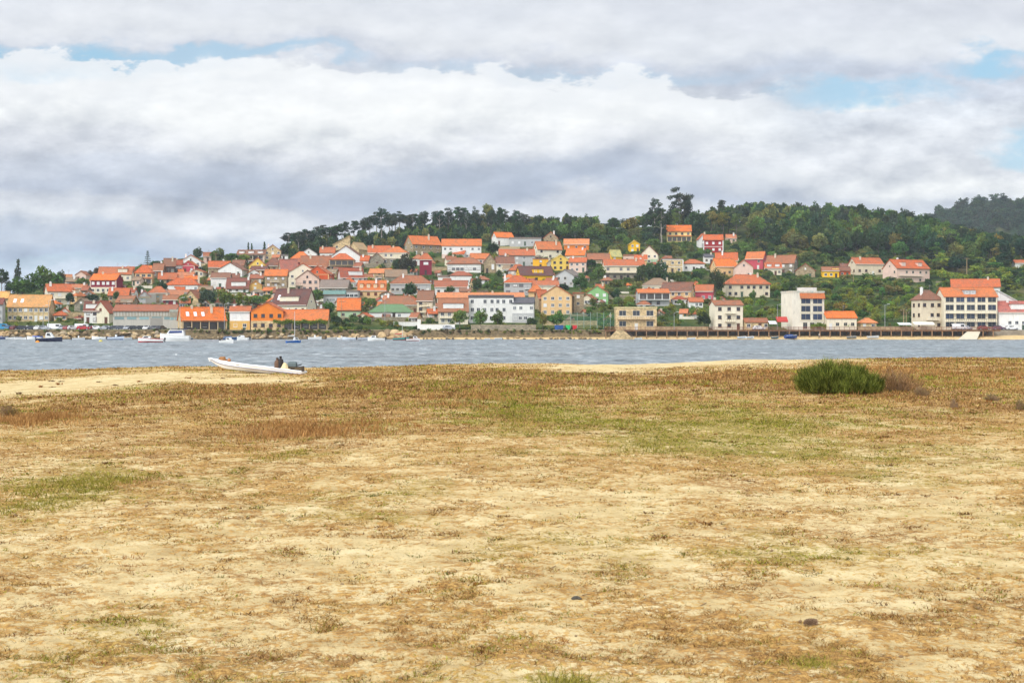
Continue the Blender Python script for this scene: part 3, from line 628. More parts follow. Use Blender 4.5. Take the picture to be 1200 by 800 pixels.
# (label, x0, x1, roof top, eaves, foot, roof form, turn, walls, roof, details)
WALLC['blockwall'] = (234,226,206)
TOWN = [
# ---------------- left end, by the car park
("long stone building with amber tiled roof behind the car park", 6, 58, 346, 359, 377, 'G', 3, 'tan', 'amber', 's:2 n:8 r:2 c:0 reg'),
("low amber roofed wing at the left edge above the long stone building", -12, 10, 342, 349, 360, 'G', 3, 'tan', 'amber', 'c:1'),
("grey-walled house with dark red roof cut by the picture's left edge", -14, 4, 350, 356, 379, 'G', 4, 'grey', 'crimson', 'r:3 b'),
("pale house with open balconies and red roof behind the amber roofed building", 45, 82, 333, 341, 358, 'G', 28, 'cream', 'redorange', 'b:.8 r:2 c:2 fr:w'),
("cream house with bright orange hipped roof beside the dark round tree", 62, 97, 338, 347, 357, 'H', -16, 'peach', 'orange', 'd:2 dc:cream c:0 nd'),
("tiny cream house alone among the trees on the left skyline", 67, 84, 322, 327, 333, 'G', 12, 'cream', 'peach', 'c:0'),
("pinkish low house half hidden by grey trees left of the maroon house", 88, 103, 318, 322, 330, 'F', 0, 'pink', 'dull', ''),
("wide house with bright orange roof directly above the maroon house", 112, 154, 313, 321, 330, 'G', 6, 'cream', 'redorange', 'd:1 dx:.45 dw:4 dc:cream'),
("maroon house with white bands and white shutters", 104, 139, 321, 328, 344, 'G', -5, 'maroon', 'orange', 't:pink p:w n:5 r:2 g:cream fr:w c:1'),
("small house with red roof between the orange hipped house and the maroon house", 94, 105, 336, 340, 349, 'G', -10, 'greystone', 'red', ''),
("stone house with orange-red roof below the maroon house", 124, 151, 338, 346, 354, 'G', 5, 'stone', 'redorange', 'c:1'),
("old stone hut with a bare gable above the parked white van", 86, 105, 350, 356, 364, 'F', 0, 'greystone', 'taupe', 'n:1 c:0'),
("white house with dark red roof and white dormer left of the cream gable", 96, 117, 354, 364, 379, 'G', 4, 'white', 'crimson', 'd:1 dw:4 c:1'),
("cream gable-fronted house with a round light in its peak", 106, 131, 353, 366, 379, 'F', -4, 'cream', 'red', 'p:r n:3 cx:.8'),
("rusty roofed low house between the cream gable and the upper stone houses", 133, 160, 347, 354, 359, 'G', -14, 'stone', 'dull', 'c:0'),
("long grey warehouse with red roof and teal strip windows behind the parked cars", 129, 206, 355, 362, 384, 'G', 3, 'concrete', 'red', 'nowin n:0 c:0 nd f:0'),
("low pale grey shed joining the warehouse to the orange roofed boathouse", 199, 224, 360, 363, 384, 'L', 0, 'concrete', 'mintroof', 'r:1 n:2'),
("peach house with three square dark windows under an orange roof, far left of the ridge", 156, 179, 311, 320, 333, 'H', 4, 'peach', 'redorange', 'n:3 r:2 p:d reg c:0 ww:1.6 v:b vr:redorange'),
("orange roofed house left of the peach house with three square windows", 146, 157, 313, 318, 328, 'G', 6, 'cream', 'redorange', ''),
("house with dull brick-coloured walls right of the peach three-window house", 177, 193, 309, 317, 325, 'G', -8, 'brown', 'dull', 'c:1'),
("long dark brown roofed house left of the crimson gable", 189, 206, 303, 311, 322, 'G', 12, 'dark', 'brown', 'p:dg'),
("crimson gable-fronted house with white edges on the left ridge", 212, 230, 306, 311, 320, 'F', -4, 'rose', 'redorange', 't:pink n:2 p:w'),
("white glazed house with red roof touching the crimson gable", 202, 214, 305, 310, 320, 'G', 6, 'white', 'red', 'n:3 p:dg'),
("white low gabled house on the ridge behind the crimson gable", 208, 236, 299, 306, 313, 'F', 5, 'white', 'salmon', 'c:1'),
("orange roofed stone house under the dark brown roof on the left slope", 182, 207, 320, 327, 332, 'G', 8, 'stone', 'redorange', ''),
("pale house with faded roof beside the crimson gable's foot", 205, 228, 319, 325, 331, 'G', -6, 'grey', 'salmon', 'p:w'),
("broad white house with big orange hipped roof and white chimney on the left slope", 193, 234, 326, 334, 342, 'H', -3, 'white', 'redorange', 'n:6 r:1 c:1 cx:.9 p:gdw'),
("grey stone house with orange hipped roof above the warehouse", 172, 196, 336, 343, 355, 'H', 5, 'stone', 'redorange', 'r:1 n:1'),
("long low house with faded salmon roof above the warehouse", 191, 231, 340, 347, 354, 'G', 4, 'beige', 'salmon', 'c:1'),
("bare stone gable right above the orange roofed boathouse", 212, 236, 340, 351, 358, 'F', -6, 'tan', 'dull', 'n:1 c:0'),
("dark walled house with brownish roof left of the bare stone gable", 188, 209, 346, 351, 357, 'G', 8, 'maroon', 'dull', ''),
("small white house with pinkish roof right behind the warehouse roof", 158, 177, 341, 347, 356, 'F', 10, 'grey', 'pinkred', 'p:w'),
("little white house left of the small grey stone hip, low on the left slope", 148, 160, 338, 343, 350, 'G', -12, 'white', 'red', ''),
("orange roofed boathouse with white roof lights on the left waterfront", 201, 262, 360, 375, 386, 'G', 24, 'tan', 'orange', 's:3 ns c:2 n:3 r:1 v:b vc:tan Y:466', 'boathouse'),
("beige walled house with orange roof above the white long house", 239, 270, 306, 313, 323, 'G', 14, 'stone', 'redorange', 'c:1 p:wdd'),
("white gable-fronted house with a balcony under its wide eaves", 254, 287, 308, 316, 324, 'F', -4, 'white', 'brown', 'n:3 b:.7 fr:w nt'),
("small brown-red roofed house behind the white wide-eaved gable", 270, 288, 305, 311, 317, 'G', -8, 'stone', 'brown', ''),
("long plain white house with brown roof halfway up the left slope", 245, 270, 320, 325, 338, 'G', 3, 'white', 'brown', 'n:3 p:w r:1'),
("white house with a large white dormer in its dark red roof", 263, 292, 326, 338, 343, 'G', 2, 'white', 'crimson', 'd:1 dx:.1 dw:6 dr:crimson c:1 cx:.92 r:1'),
("wide house with three white dormers on the skyline", 276, 312, 293, 298, 306, 'G', -3, 'pink', 'brown', 'd:3 dw:2.6 c:0 r:1 n:5 v:b vr:maroon'),
("tiny pink house on the skyline by the round dark tree", 236, 248, 296, 300, 307, 'G', 10, 'pink', 'dull', ''),
("soft yellow gable-fronted house below the three-dormer house", 288, 313, 302, 311, 321, 'F', 6, 'yellow', 'redorange', 'n:2'),
("small stone house with dark brown roof in front of the yellow gable", 291, 315, 312, 316, 323, 'G', -10, 'tan', 'maroon', 'p:gd'),
("little red roofed outhouse under the small dark brown roof", 291, 309, 322, 326, 332, 'G', 5, 'stone', 'red', ''),
("small ochre gable right of the white chimney", 290, 307, 329, 334, 342, 'F', 0, 'ochre', 'peach', 'n:1 c:0'),
("tall tan gabled house with dull red left roof on the skyline", 306, 330, 287, 294, 305, 'F', 7, 'tan', 'red', 'n:3 r:2 p:wwd c:1'),
("white flat-roofed annex beside the tall tan gabled house", 328, 337, 298, 300, 305, 'L', 0, 'white', 'grey', 'n:1'),
("house with the brightest orange roof in the upper middle of the town", 340, 364, 295, 303, 311, 'H', -10, 'peach', 'orange', 'c:0'),
("tiny white chalet with dark trimmed gable under the tall trees", 350, 372, 291, 297, 304, 'F', 3, 'white', 'dgrey', 'n:2'),
("long dull brown roofed house behind the cream gables", 350, 388, 300, 311, 318, 'G', 4, 'brown', 'dull', 'c:1 a'),
("house with a steep pinkish red roof left of the cream gables", 322, 350, 304, 318, 326, 'G', 26, 'stone', 'pinkred', 'c:0'),
("little crimson walled house between the bright orange and pinkish roofs", 342, 354, 303, 307, 316, 'G', -6, 'crimson', 'red', 'n:2 c:0'),
("flat spreading brown roofed house right of the yellow gable", 308, 332, 303, 311, 319, 'H', 7, 'stone', 'brown', ''),
("big cream gable with red tiled edge, rearmost of the stepped gables", 334, 374, 309, 320, 336, 'F', 2, 'cream', 'redorange', 'n:3 c:0 p:gd'),
("terracotta walled gable edged in cream, rightmost of the stepped gables", 357, 389, 312, 321, 337, 'F', -5, 'terra', 'redorange', 'n:3 t:peach fr:s p:d c:0'),
("pale pinkish cream gable, foremost of the stepped gables", 344, 375, 317, 327, 342, 'F', 2, 'pink', 'brown', 'n:4 r:2 fr:b p:dg c:0 b:.3 bx:-.7'),
("tall brown stone house with orange roof and three white shutters", 308, 337, 316, 323, 345, 'G', 3, 'stone', 'orange', 'n:3 r:3 p:w reg c:0 b:.4 fr:b'),
("large house with long dark maroon roof, cream gable and wide dormer", 314, 369, 339, 357, 368, 'G', -22, 'cream', 'maroon', 'd:1 dx:-.05 dw:8 dc:cream c:1 s:1 p:dwg n:5'),
("white and ochre house between the boathouse and the orange painted gable", 267, 294, 358, 363, 385, 'G', 2, 'white', 'redorange', 'r:2 n:2 p:w g:ochre'),
("restaurant with orange painted upper floor and tan stone ground floor", 291, 333, 354, 364, 386, 'F', 2, 'orange', 'redorange', 'r:2 n:4 g:tan fr:b nt c:0', 'restaurant'),
("long low orange tiled tavern with a vine over its dark porch", 330, 385, 364, 375, 387, 'G', 2, 'tan', 'orange', 'r:1 v:b vc:tan c:0 Y:471', 'tavern'),
("house with an orange roof and green-painted wall above the rocky shore", 393, 423, 350, 363, 374, 'G', 3, 'mint', 'orange', 'n:2 c:0 r:1 nd'),
("slanted modern tan house, highest roof in the left half of town", 388, 411, 276, 287, 298, 'S', 4, 'tan', 'tanroof', 'n:2 c:0 b'),
("tan house with roof sloping down to the right beside the slanted modern one", 406, 431, 284, 292, 302, 'F', -30, 'tan', 'tanroof', 'n:1 c:0 nt ns'),
("small white house with a flat red roof left of the slanted modern house", 373, 393, 290, 296, 304, 'G', 3, 'white', 'redorange', 'n:2'),
("white gable with white chimney block in front of the slanted modern house", 387, 425, 288, 300, 309, 'F', -3, 'white', 'maroon', 'n:2 c:1 cx:.1 nt'),
("stone house with shady upper porch under an orange hipped roof", 384, 416, 297, 305, 318, 'H', 3, 'stone', 'redorange', 'v:t vc:tan c:0'),
("white house with red roof, big white dormer and a blank white gable", 392, 427, 314, 325, 337, 'G', 18, 'white', 'red', 'd:1 dx:.3 dw:6 dc:white c:1 cx:.8 g:white'),
("low stone house with grey roof left of the arcaded terrace", 373, 410, 328, 337, 345, 'G', -4, 'greystone', 'grey', 'c:0'),
("grey glasshouse-like shed with a teal roof below the low grey-roofed house", 377, 405, 341, 345, 357, 'G', 2, 'grey', 'teal', 'n:7 p:g r:1 nd c:0'),
("low grey terrace building with dark arches", 400, 420, 340, 342, 351, 'L', 0, 'grey', 'grey', 'n:4 p:d r:1 nd reg ww:1.6'),
("cream house with two bands of orange roof and four small dormer windows", 417, 453, 329, 340, 349, 'G', 3, 'peach', 'orange', 'd:4 dw:1.5 dc:peach fr:b p:r n:4'),
("cream house with broad orange roof at the left foot of the pine wood", 429, 458, 288, 296, 306, 'G', 3, 'cream', 'redorange', ''),
("cream house with orange roof and a glazed lower storey beside the stone gable", 447, 479, 289, 296, 309, 'H', -4, 'cream', 'orange', 'n:4 p:dg g:greystone'),
("plain grey stone gable in front of the cream orange-roofed pair", 431, 451, 296, 304, 312, 'F', 3, 'greystone', 'dull', 'n:1 nt c:0'),
("little orange roofed house at the left foot of the stone gable", 421, 434, 300, 305, 312, 'G', -8, 'pink', 'redorange', ''),
("low rubble stone house with an orange roof end below the stone gable", 431, 460, 315, 320, 326, 'G', -5, 'tan', 'peach', 'c:0'),
("rough stone walled yard house with grey-brown roof in the middle of town", 448, 478, 316, 324, 333, 'G', 9, 'greystone', 'taupe', 'c:0'),
("large brownish house with glowing orange roof under the pine wood", 472, 517, 276, 286, 299, 'G', 34, 'stone', 'orange', 'n:4 p:rd c:1'),
("long white house with orange roof on a brown ground floor, under the wood", 516, 565, 280, 288, 303, 'G', 2, 'white', 'orange', 'n:7 r:2 p:dgw g:pink gh:.7 f:0'),
("small tower-like maroon house with an orange pyramid roof", 490, 507, 297, 304, 322, 'H', 3, 'maroon', 'redorange', 'n:1 p:w ww:2.2 r:2 fr:w'),
("wide grey-white house with faded brown hipped roof behind the round dark tree", 455, 506, 323, 332, 345, 'H', 3, 'grey', 'dull', 'n:8 p:gdw r:1 c:1'),
("house with long white glazed gallery and brown hipped roof", 523, 566, 302, 309, 320, 'H', -4, 'white', 'dull', 'n:8 p:gwg r:1 reg nd ww:1.6'),
("orange roofed house tucked behind the white gallery house", 549, 575, 297, 303, 310, 'G', 8, 'pink', 'orange', ''),
("brown stone gable with two tall white windows", 565, 582, 298, 306, 320, 'F', 5, 'stone', 'dull', 'n:2 p:w reg wh:2.4 r:1 nt'),
("white house with red hipped roof right of the centre-left lane", 525, 554, 318, 323, 335, 'H', 4, 'white', 'red', 'n:2 p:g r:1 ww:2.4'),
("low white house with red roof just under the white red-hipped house", 507, 549, 329, 336, 346, 'G', 5, 'white', 'red', 'n:5 p:dw r:1'),
("small white stepped building left of the white red-hipped house", 513, 527, 322, 325, 333, 'L', 0, 'white', 'grey', 'n:1'),
("brown roofed beige house left of the long orange roof", 487, 511, 341, 352, 373, 'G', -12, 'beige', 'brown', 'b r:3'),
("long low brown roofed house behind the green roofed hall", 443, 492, 347, 357, 368, 'H', 5, 'stone', 'dull', 'c:1'),
("white hall with a bright green hipped roof near the shore rocks", 430, 485, 357, 366, 374, 'H', 2, 'white', 'green', 'n:8 p:wg r:1 c:0 f:0'),
("long row with a thin orange roof behind the white waterfront block", 509, 616, 343, 349, 362, 'G', 2, 'cream', 'peach', 'n:18 p:dg c:2 f:0'),
("brick-coloured roofed house with a long cream dormer by the waterfront", 511, 550, 350, 365, 380, 'G', 3, 'cream', 'dull', 'd:1 dx:0 dw:7 dc:white n:4 b:.8 c:0'),
("long white waterfront block with small dark windows behind young trees", 549, 601, 345, 349, 378, 'L', 0, 'white', 'dgrey', 'n:7 r:3 p:ddg fr:w ww:1.3 wh:1.4'),
("white building with dark grey roof and glazed ground floor by the shore trees", 599, 628, 349, 355, 378, 'G', -4, 'white', 'dgrey', 'n:4 r:2 p:g c:0 g:grey'),
("tall peach gable with three rows of small windows, largest gable by the shore", 633, 675, 335, 346, 370, 'F', -5, 'peach', 'redorange', 'n:4 r:3 reg p:dgw c:0 nt'),
("red roof slope attached left of the tall peach gable", 626, 643, 340, 349, 366, 'G', 24, 'stone', 'redorange', 'c:0 ns'),
("brown stone annex attached right of the tall peach gable", 672, 684, 343, 344, 368, 'L', 0, 'stone', 'dull', 'n:1'),
("grey house with two white glazed floors under an orange hipped roof", 589, 624, 323, 331, 346, 'H', 3, 'grey', 'redorange', 'n:4 r:2 p:gw ww:1.8 b:.3 bx:.8 bc:white c:1 cx:-.95'),
("bright yellow house with purple-brown roof and a yellow dormer", 603, 650, 312, 322, 331, 'G', 16, 'bright', 'maroon', 'd:1 dx:.1 dw:5 dc:bright n:3 r:1 fr:b c:0'),
("red-orange hipped house partly behind the bright yellow house", 594, 620, 310, 317, 329, 'H', 5, 'grey', 'redorange', ''),
("cream house with dark brown roof beside the stone gable with white windows", 579, 604, 301, 309, 320, 'G', 6, 'cream', 'brown', 'c:0'),
("peach gable rising behind the cream dark-roofed house", 588, 603, 298, 305, 314, 'F', -3, 'peach', 'brown', 'n:1 nt'),
("pale house with two white windows under a long orange roof, centre of town", 583, 628, 292, 299, 312, 'G', 4, 'grey', 'redorange', 'n:5 p:wg c:1'),
("low cream roof terrace house behind the long orange roof in the centre", 582, 608, 289, 291, 297, 'L', 0, 'cream', 'pale', 'n:2'),
("cream gabled house with broad orange roof below the white modern villa", 624, 660, 283, 292, 303, 'G', 20, 'cream', 'orange', 'c:1 n:3'),
("grey house with low red gable at the edge of the wood", 636, 657, 272, 279, 287, 'F', -6, 'stone', 'redorange', 'n:2'),
("white villa with orange roof at the edge of the wood", 575, 603, 272, 278, 287, 'G', 22, 'white', 'orange', 'n:3 r:1 c:0'),
("low white and grey modern villa with flat roofs right of the white orange-roofed villa", 597, 634, 278, 280, 288, 'L', 0, 'grey', 'grey', 'n:5 p:gw r:1'),
("orange walled house with orange roof and two dark openings near the wood", 660, 692, 280, 286, 293, 'G', -4, 'orange', 'peach', 'n:3 p:d c:0'),
("cream house with steep orange roof right of centre, above the yellow gable", 662, 690, 291, 299, 308, 'G', -14, 'cream', 'orange', 'c:1'),
("pinkish house with low red roof below the cream steep-roofed house", 666, 691, 302, 307, 319, 'G', -12, 'pink', 'redorange', ''),
("pale yellow gabled house with dark upper windows near the centre", 643, 669, 299, 305, 317, 'F', 5, 'yellow', 'yellowroof', 'n:3 p:d c:0'),
("flat-roofed amber yellow block left of the pale yellow gable", 625, 644, 303, 304, 315, 'L', 0, 'amber', 'dull', 'n:1 p:w'),
("round-topped small grey shed beside the amber block", 640, 651, 304, 308, 316, 'F', 0, 'grey', 'grey', 'n:1 nt'),
("whitish gable-fronted house with grey roof above the green shrubs", 650, 685, 316, 323, 336, 'F', -24, 'grey', 'grey', 'n:3 p:dg c:0 nt'),
("house with orange roof and an arched dark opening", 622, 656, 329, 334, 346, 'G', 3, 'cream', 'redorange', 'n:2 p:d c:1'),
("tiny orange hip-roofed house left of the arched opening", 618, 637, 334, 342, 350, 'H', 5, 'peach', 'orange', 'n:1 c:0'),
("light green house with four white windows", 686, 717, 335, 343, 356, 'F', -6, 'green', 'salmon', 'n:3 r:2 p:w reg c:0 nt fr:w'),
("stone house with pale brown roof right of the steep orange roof", 687, 716, 297, 304, 314, 'G', 3, 'stone', 'dull', 'c:0'),
("yellow walled house with a pale yellow slanting roof", 712, 730, 293, 300, 311, 'G', 24, 'bright', 'paleroof', 'c:0 n:2'),
("brilliant yellow cube-like house standing alone on the green slope", 736, 751, 282, 286, 296, 'F', 3, 'bright', 'yellowroof', 'n:2 nt c:0'),
("cream gable over a mint green lower floor with maroon roof", 750, 776, 288, 298, 309, 'F', -10, 'cream', 'crimson', 'n:3 g:mint nt'),
("pale stucco cottage between the slanting yellow house and the small orange roof", 731, 748, 298, 300, 308, 'L', 0, 'pink', 'dull', 'n:2'),
("small orange roofed house in front of the maroon roofed gable", 743, 760, 299, 304, 311, 'G', -4, 'peach', 'redorange', 'n:1'),
("wide beige house with orange roof and grey terrace beneath", 706, 757, 304, 311, 328, 'G', 3, 'beige', 'redorange', 'n:6 r:2 p:gd g:greystone b:.9 c:1'),
("flat-roofed white and tan house left of the white orange-hipped house", 776, 801, 303, 304, 320, 'L', 0, 'tan', 'grey', 'n:3 r:2 t:white'),
("white house with orange hipped roof and one dark doorway", 798, 827, 304, 309, 318, 'H', 3, 'white', 'redorange', 'n:3 p:wd r:1 c:0'),
("large peach house with two rows of windows, alone below the tallest trees", 781, 812, 264, 271, 283, 'G', -4, 'paleyellow', 'orange', 'n:4 r:2 reg fr:b c:0 v:b vc:paleyellow'),
("red house patterned with white windows at the edge of the wood", 824, 850, 275, 281, 296, 'G', -6, 'crimson', 'redorange', 'n:3 r:2 reg p:w t:white c:0'),
("white gable attached left of the red patterned house", 817, 831, 274, 280, 290, 'F', 5, 'white', 'redorange', 'n:1'),
("tiny pink house deep in the trees right of the red patterned house", 850, 864, 275, 279, 285, 'G', 3, 'pink', 'salmon', 'n:2'),
("small white chalet with dark roof halfway down the green slope", 824, 837, 298, 301, 309, 'G', 3, 'white', 'dgrey', 'n:2 p:d'),
("cream house with a wide taupe hipped roof above the gallery house", 752, 791, 326, 334, 343, 'H', -8, 'cream', 'taupe', 'c:1'),
("peach house with brown-red roof and a gable on its right", 775, 817, 331, 341, 356, 'G', -20, 'peach', 'brown', 'n:4 r:2 b:.3 bx:.7 c:0 p:d'),
("blue-grey house with orange roof and a long dark glazed gallery", 746, 786, 339, 344, 359, 'G', 2, 'grey', 'orange', 'v:t vc:white r:2 c:0 f:0'),
("red walled house with orange roof right of the peach gable", 814, 840, 334, 341, 354, 'G', -14, 'rose', 'redorange', 'n:3 r:1 p:g c:0'),
("beige two-storey waterfront house with flat roof and big dark windows", 722, 770, 360, 362, 387, 'L', 0, 'tan', 'pale', 'n:3 r:2 reg p:d ww:2.4 wh:1.8 fr:s b:.9 bc:tan bx:0'),
("white and cream waterfront house with pinkish roof and three window rows", 833, 873, 353, 358, 387, 'G', 8, 'cream', 'dull', 'n:3 r:3 reg p:d fr:b b:.4 bx:.1 c:1 cx:-.8 ww:1.3'),
("low brown roofed garage row on the boardwalk", 871, 902, 375, 379, 388, 'G', 3, 'tan', 'dull', 'n:4 r:1 p:d c:0'),
("tall cream waterfront block with six large blue windows", 921, 968, 343, 344, 388, 'L', 14, 'blockwall', 'cream', 'n:2 r:4 reg p:b ww:3.6 wh:2.0 fr:s ns nd', 'apartment block'),
("low cream house with orange roof right of the tall cream block", 966, 1006, 367, 374, 388, 'G', 3, 'cream', 'orange', 'n:4 r:1 p:d c:0 f:0'),
("orange roofed house left of the pink house, upper of the stepped pair", 838, 868, 296, 305, 315, 'G', -8, 'peach', 'redorange', ''),
("peach house with orange roof and two dark windows, lower of the stepped pair", 834, 866, 303, 312, 324, 'G', 14, 'peach', 'orange', 'n:4 p:d r:1'),
("pale pink gable-fronted house right of the stepped orange roofs", 860, 886, 305, 313, 328, 'F', -5, 'pink', 'salmon', 'n:2 r:1 c:0'),
("deep pink house with an orange roof to its left", 874, 902, 295, 303, 316, 'G', -26, 'rose', 'orange', 'n:2 p:d c:0'),
("grey stone and white gabled house with a square chimney", 899, 939, 299, 308, 321, 'G', -26, 'greystone', 'dull', 'n:4 p:wd r:2 c:1'),
("cream house with two orange dormers in front of the grey stone gable", 896, 918, 308, 314, 323, 'G', -4, 'cream', 'redorange', 'd:2 dw:2 n:4 p:gd'),
("stone gable with red left roof and a car port", 932, 961, 309, 317, 326, 'F', -10, 'stone', 'red', 'n:2 c:0 p:dw'),
("yellow fronted house with small yellow gable among the trees", 963, 986, 313, 317, 326, 'G', -6, 'bright', 'dull', 'd:1 dx:.6 dw:3 dc:bright c:0'),
("reddish walled low house right of the yellow fronted house", 982, 998, 313, 317, 325, 'G', 2, 'terra', 'brown', 'c:0'),
("large stone-trimmed house with a broad orange hipped roof and two window rows", 849, 904, 322, 333, 348, 'H', 3, 'beige', 'redorange', 'n:7 r:2 p:d fr:b c:2'),
("tan house with red-orange roof and white left gable, right slope", 997, 1039, 302, 309, 323, 'G', 16, 'beige', 'redorange', 'n:4 r:1 p:gdw c:1 cx:-.5'),
("big pale house with a plain left gable, dormers and dark balconies, right slope", 1039, 1097, 304, 314, 332, 'G', 26, 'pink', 'redorange', 'n:5 r:2 d:2 dc:pink b:.7 c:1 p:d'),
("low dull brown roofed house behind the reddish walled one", 984, 1004, 309, 315, 321, 'G', 5, 'stone', 'brown', 'c:0'),
("tan apartment house with brown hipped roof left of the big orange-roofed block", 1072, 1108, 341, 352, 387, 'H', 18, 'beige', 'brown', 'n:3 r:3 fr:b p:d b:.6 c:1', 'apartment block'),
("big waterfront apartment block with orange attic roof and rows of dark windows", 1104, 1171, 339, 349, 388, 'G', 2, 'cream', 'orange', 'n:5 r:4 reg p:ddb ww:2.8 wh:1.9 fr:s d:1 dx:0 dw:4 dc:grey c:0 f:0 nd b:.96 bx:0 bc:cream', 'apartment block'),
("long orange roof with white right gable behind the big apartment block", 1118, 1180, 327, 336, 346, 'G', -14, 'white', 'redorange', 'c:1'),
("plain white wing with slanting roof right of the big apartment block", 1168, 1199, 341, 357, 387, 'S', 180, 'white', 'whiteroof', 'n:0 nt c:0 Y:476'),
("white house with pinkish roof and big white dormer at the right edge", 1168, 1214, 355, 367, 388, 'G', 3, 'white', 'pinkred', 'd:1 dx:.25 dw:6 dc:white n:5 r:1 p:dg g:white b:.4'),
("tiny white house with orange roof in the trees at the right edge", 1188, 1204, 305, 308, 315, 'G', 3, 'white', 'redorange', 'n:1'),
("small tan pavilion with orange roof beside the low cream house", 1006, 1029, 375, 380, 388, 'H', 3, 'tan', 'peach', 'n:2 r:1 c:0 Y:474'),
]
WALLC['blockwall'] = (234,226,206)
ROOFC.update(mintroof=(176,196,184), tanroof=(206,178,130), yellowroof=(236,196,90), paleroof=(206,206,130), cream=(228,218,196), whiteroof=(232,230,222))
for t in TOWN:
    args = list(t[:11]); cat = t[11] if len(t) > 11 else 'house'
    ex = args[10].split(); 
    if 'n:0' in ex: args[10] = args[10].replace('n:0', 'n:1 r:1 p:w')
    nm = cat.replace(' ', '_') if cat != 'house' else 'house'
    res = H(*args, cat=cat, name=nm)
    root, wd, d, hw, hr, k = res
    if 'warehouse' in args[0]:
        nm = root; root.name = 'warehouse'; root['category'] = 'warehouse'
        for c in list(root.children):
            if c.name.startswith(('window', 'door')):
                for cc in list(c.children): bpy.data.objects.remove(cc)
                bpy.data.objects.remove(c)
        for j in range(5):
            x = -wd/2+wd*(j+.5)/5; q = MB().box(x-wd*.075, x+wd*.075, -.08, -.01, hw*.56, hw*.70); q.build('strip_window', glassy((128,160,160)), root)
        q = MB()
        for j in range(21): x = -wd/2+.2+(wd-.4)*j/20; q.box(x-.12, x+.12, -.10, -.005, hw*.74, hw*.985)
        q.box(-wd/2, wd/2, -.14, -.005, hw*.71, hw*.735); q.build('rib', plaster((160,150,128)), root)
        MB().box(wd*.1, wd*.1+4, -.09, -.01, .05, 4).build('door', paint((150,146,136)), root)
    if 'six large blue' in args[0]:      # windows only on the right two thirds, orange strip of roof above, rooftop room
        for c in list(root.children):
            if c.name.startswith('window'):
                for cc in list(c.children): bpy.data.objects.remove(cc)
                bpy.data.objects.remove(c)
        for i in range(3):
            for fx_ in (-.08, .29): window(root, wd*fx_, 0, hw*(.27+.215*i), 0, wd*.29, 1.95, (206,194,168), 'b')
        for fx_ in (-.1, .12, .34): window(root, wd*fx_, 0, .3, 0, 1.6, 2.2, (206,194,168), 'd')
        q = MB()
        for i in range(4): q.box(-wd*.26, wd/2, -.12, -.01, hw*(.235+.215*i), hw*(.235+.215*i)+.22)
        q.build('band', plaster(WALLC['cream']), root)
        MB().slab([(-wd*.27, -.8, hw-2.0), (wd/2+.1, -.8, hw-2.0), (wd/2+.1, .0, hw-.2), (-wd*.27, .0, hw-.2)], .2).build('roof_skirt', roofm('orange'), root)
        MB().box(-wd*.1, wd*.35, 2, d*.7, hw+.13, hw+1.7).build('rooftop_room', plaster((216,208,200)), root)
# ================================================================ TREES AND SHRUBS
def leafquads(cs, sz, jit, up, tints, seed):
    g = np.random.default_rng(seed); n = len(cs)
    nrm = g.normal(size=(n, 3)); nrm[:, 2] += up; nrm /= np.linalg.norm(nrm, axis=1)[:, None]
    t = np.cross(nrm, g.normal(size=(n, 3))); t /= np.linalg.norm(t, axis=1)[:, None]; b = np.cross(nrm, t)
    s = (sz*g.uniform(.6, 1.4, n))[:, None]; a = s*g.uniform(.55, 1., n)[:, None]
    q = np.stack([cs-t*s-b*a*.3, cs-t*s*.1-b*a, cs+t*s+b*a*.3, cs+t*s*.1+b*a], 1)
    return q.reshape(-1, 3), np.arange(4*n).reshape(n, 4), np.repeat(tints, 4, axis=0)
def clumps(g, K, rad, cz, rr, shell=.55, flat=1., low=-.6):
    out = []
    while len(out) < K:
        p = g.normal(size=3); p /= np.linalg.norm(p); r = g.uniform(shell, 1)
        if p[2] < low: continue
        out.append((p[0]*rad[0]*r, p[1]*rad[1]*r, cz+p[2]*rad[2]*r, g.uniform(*rr)))
    return np.array(out)
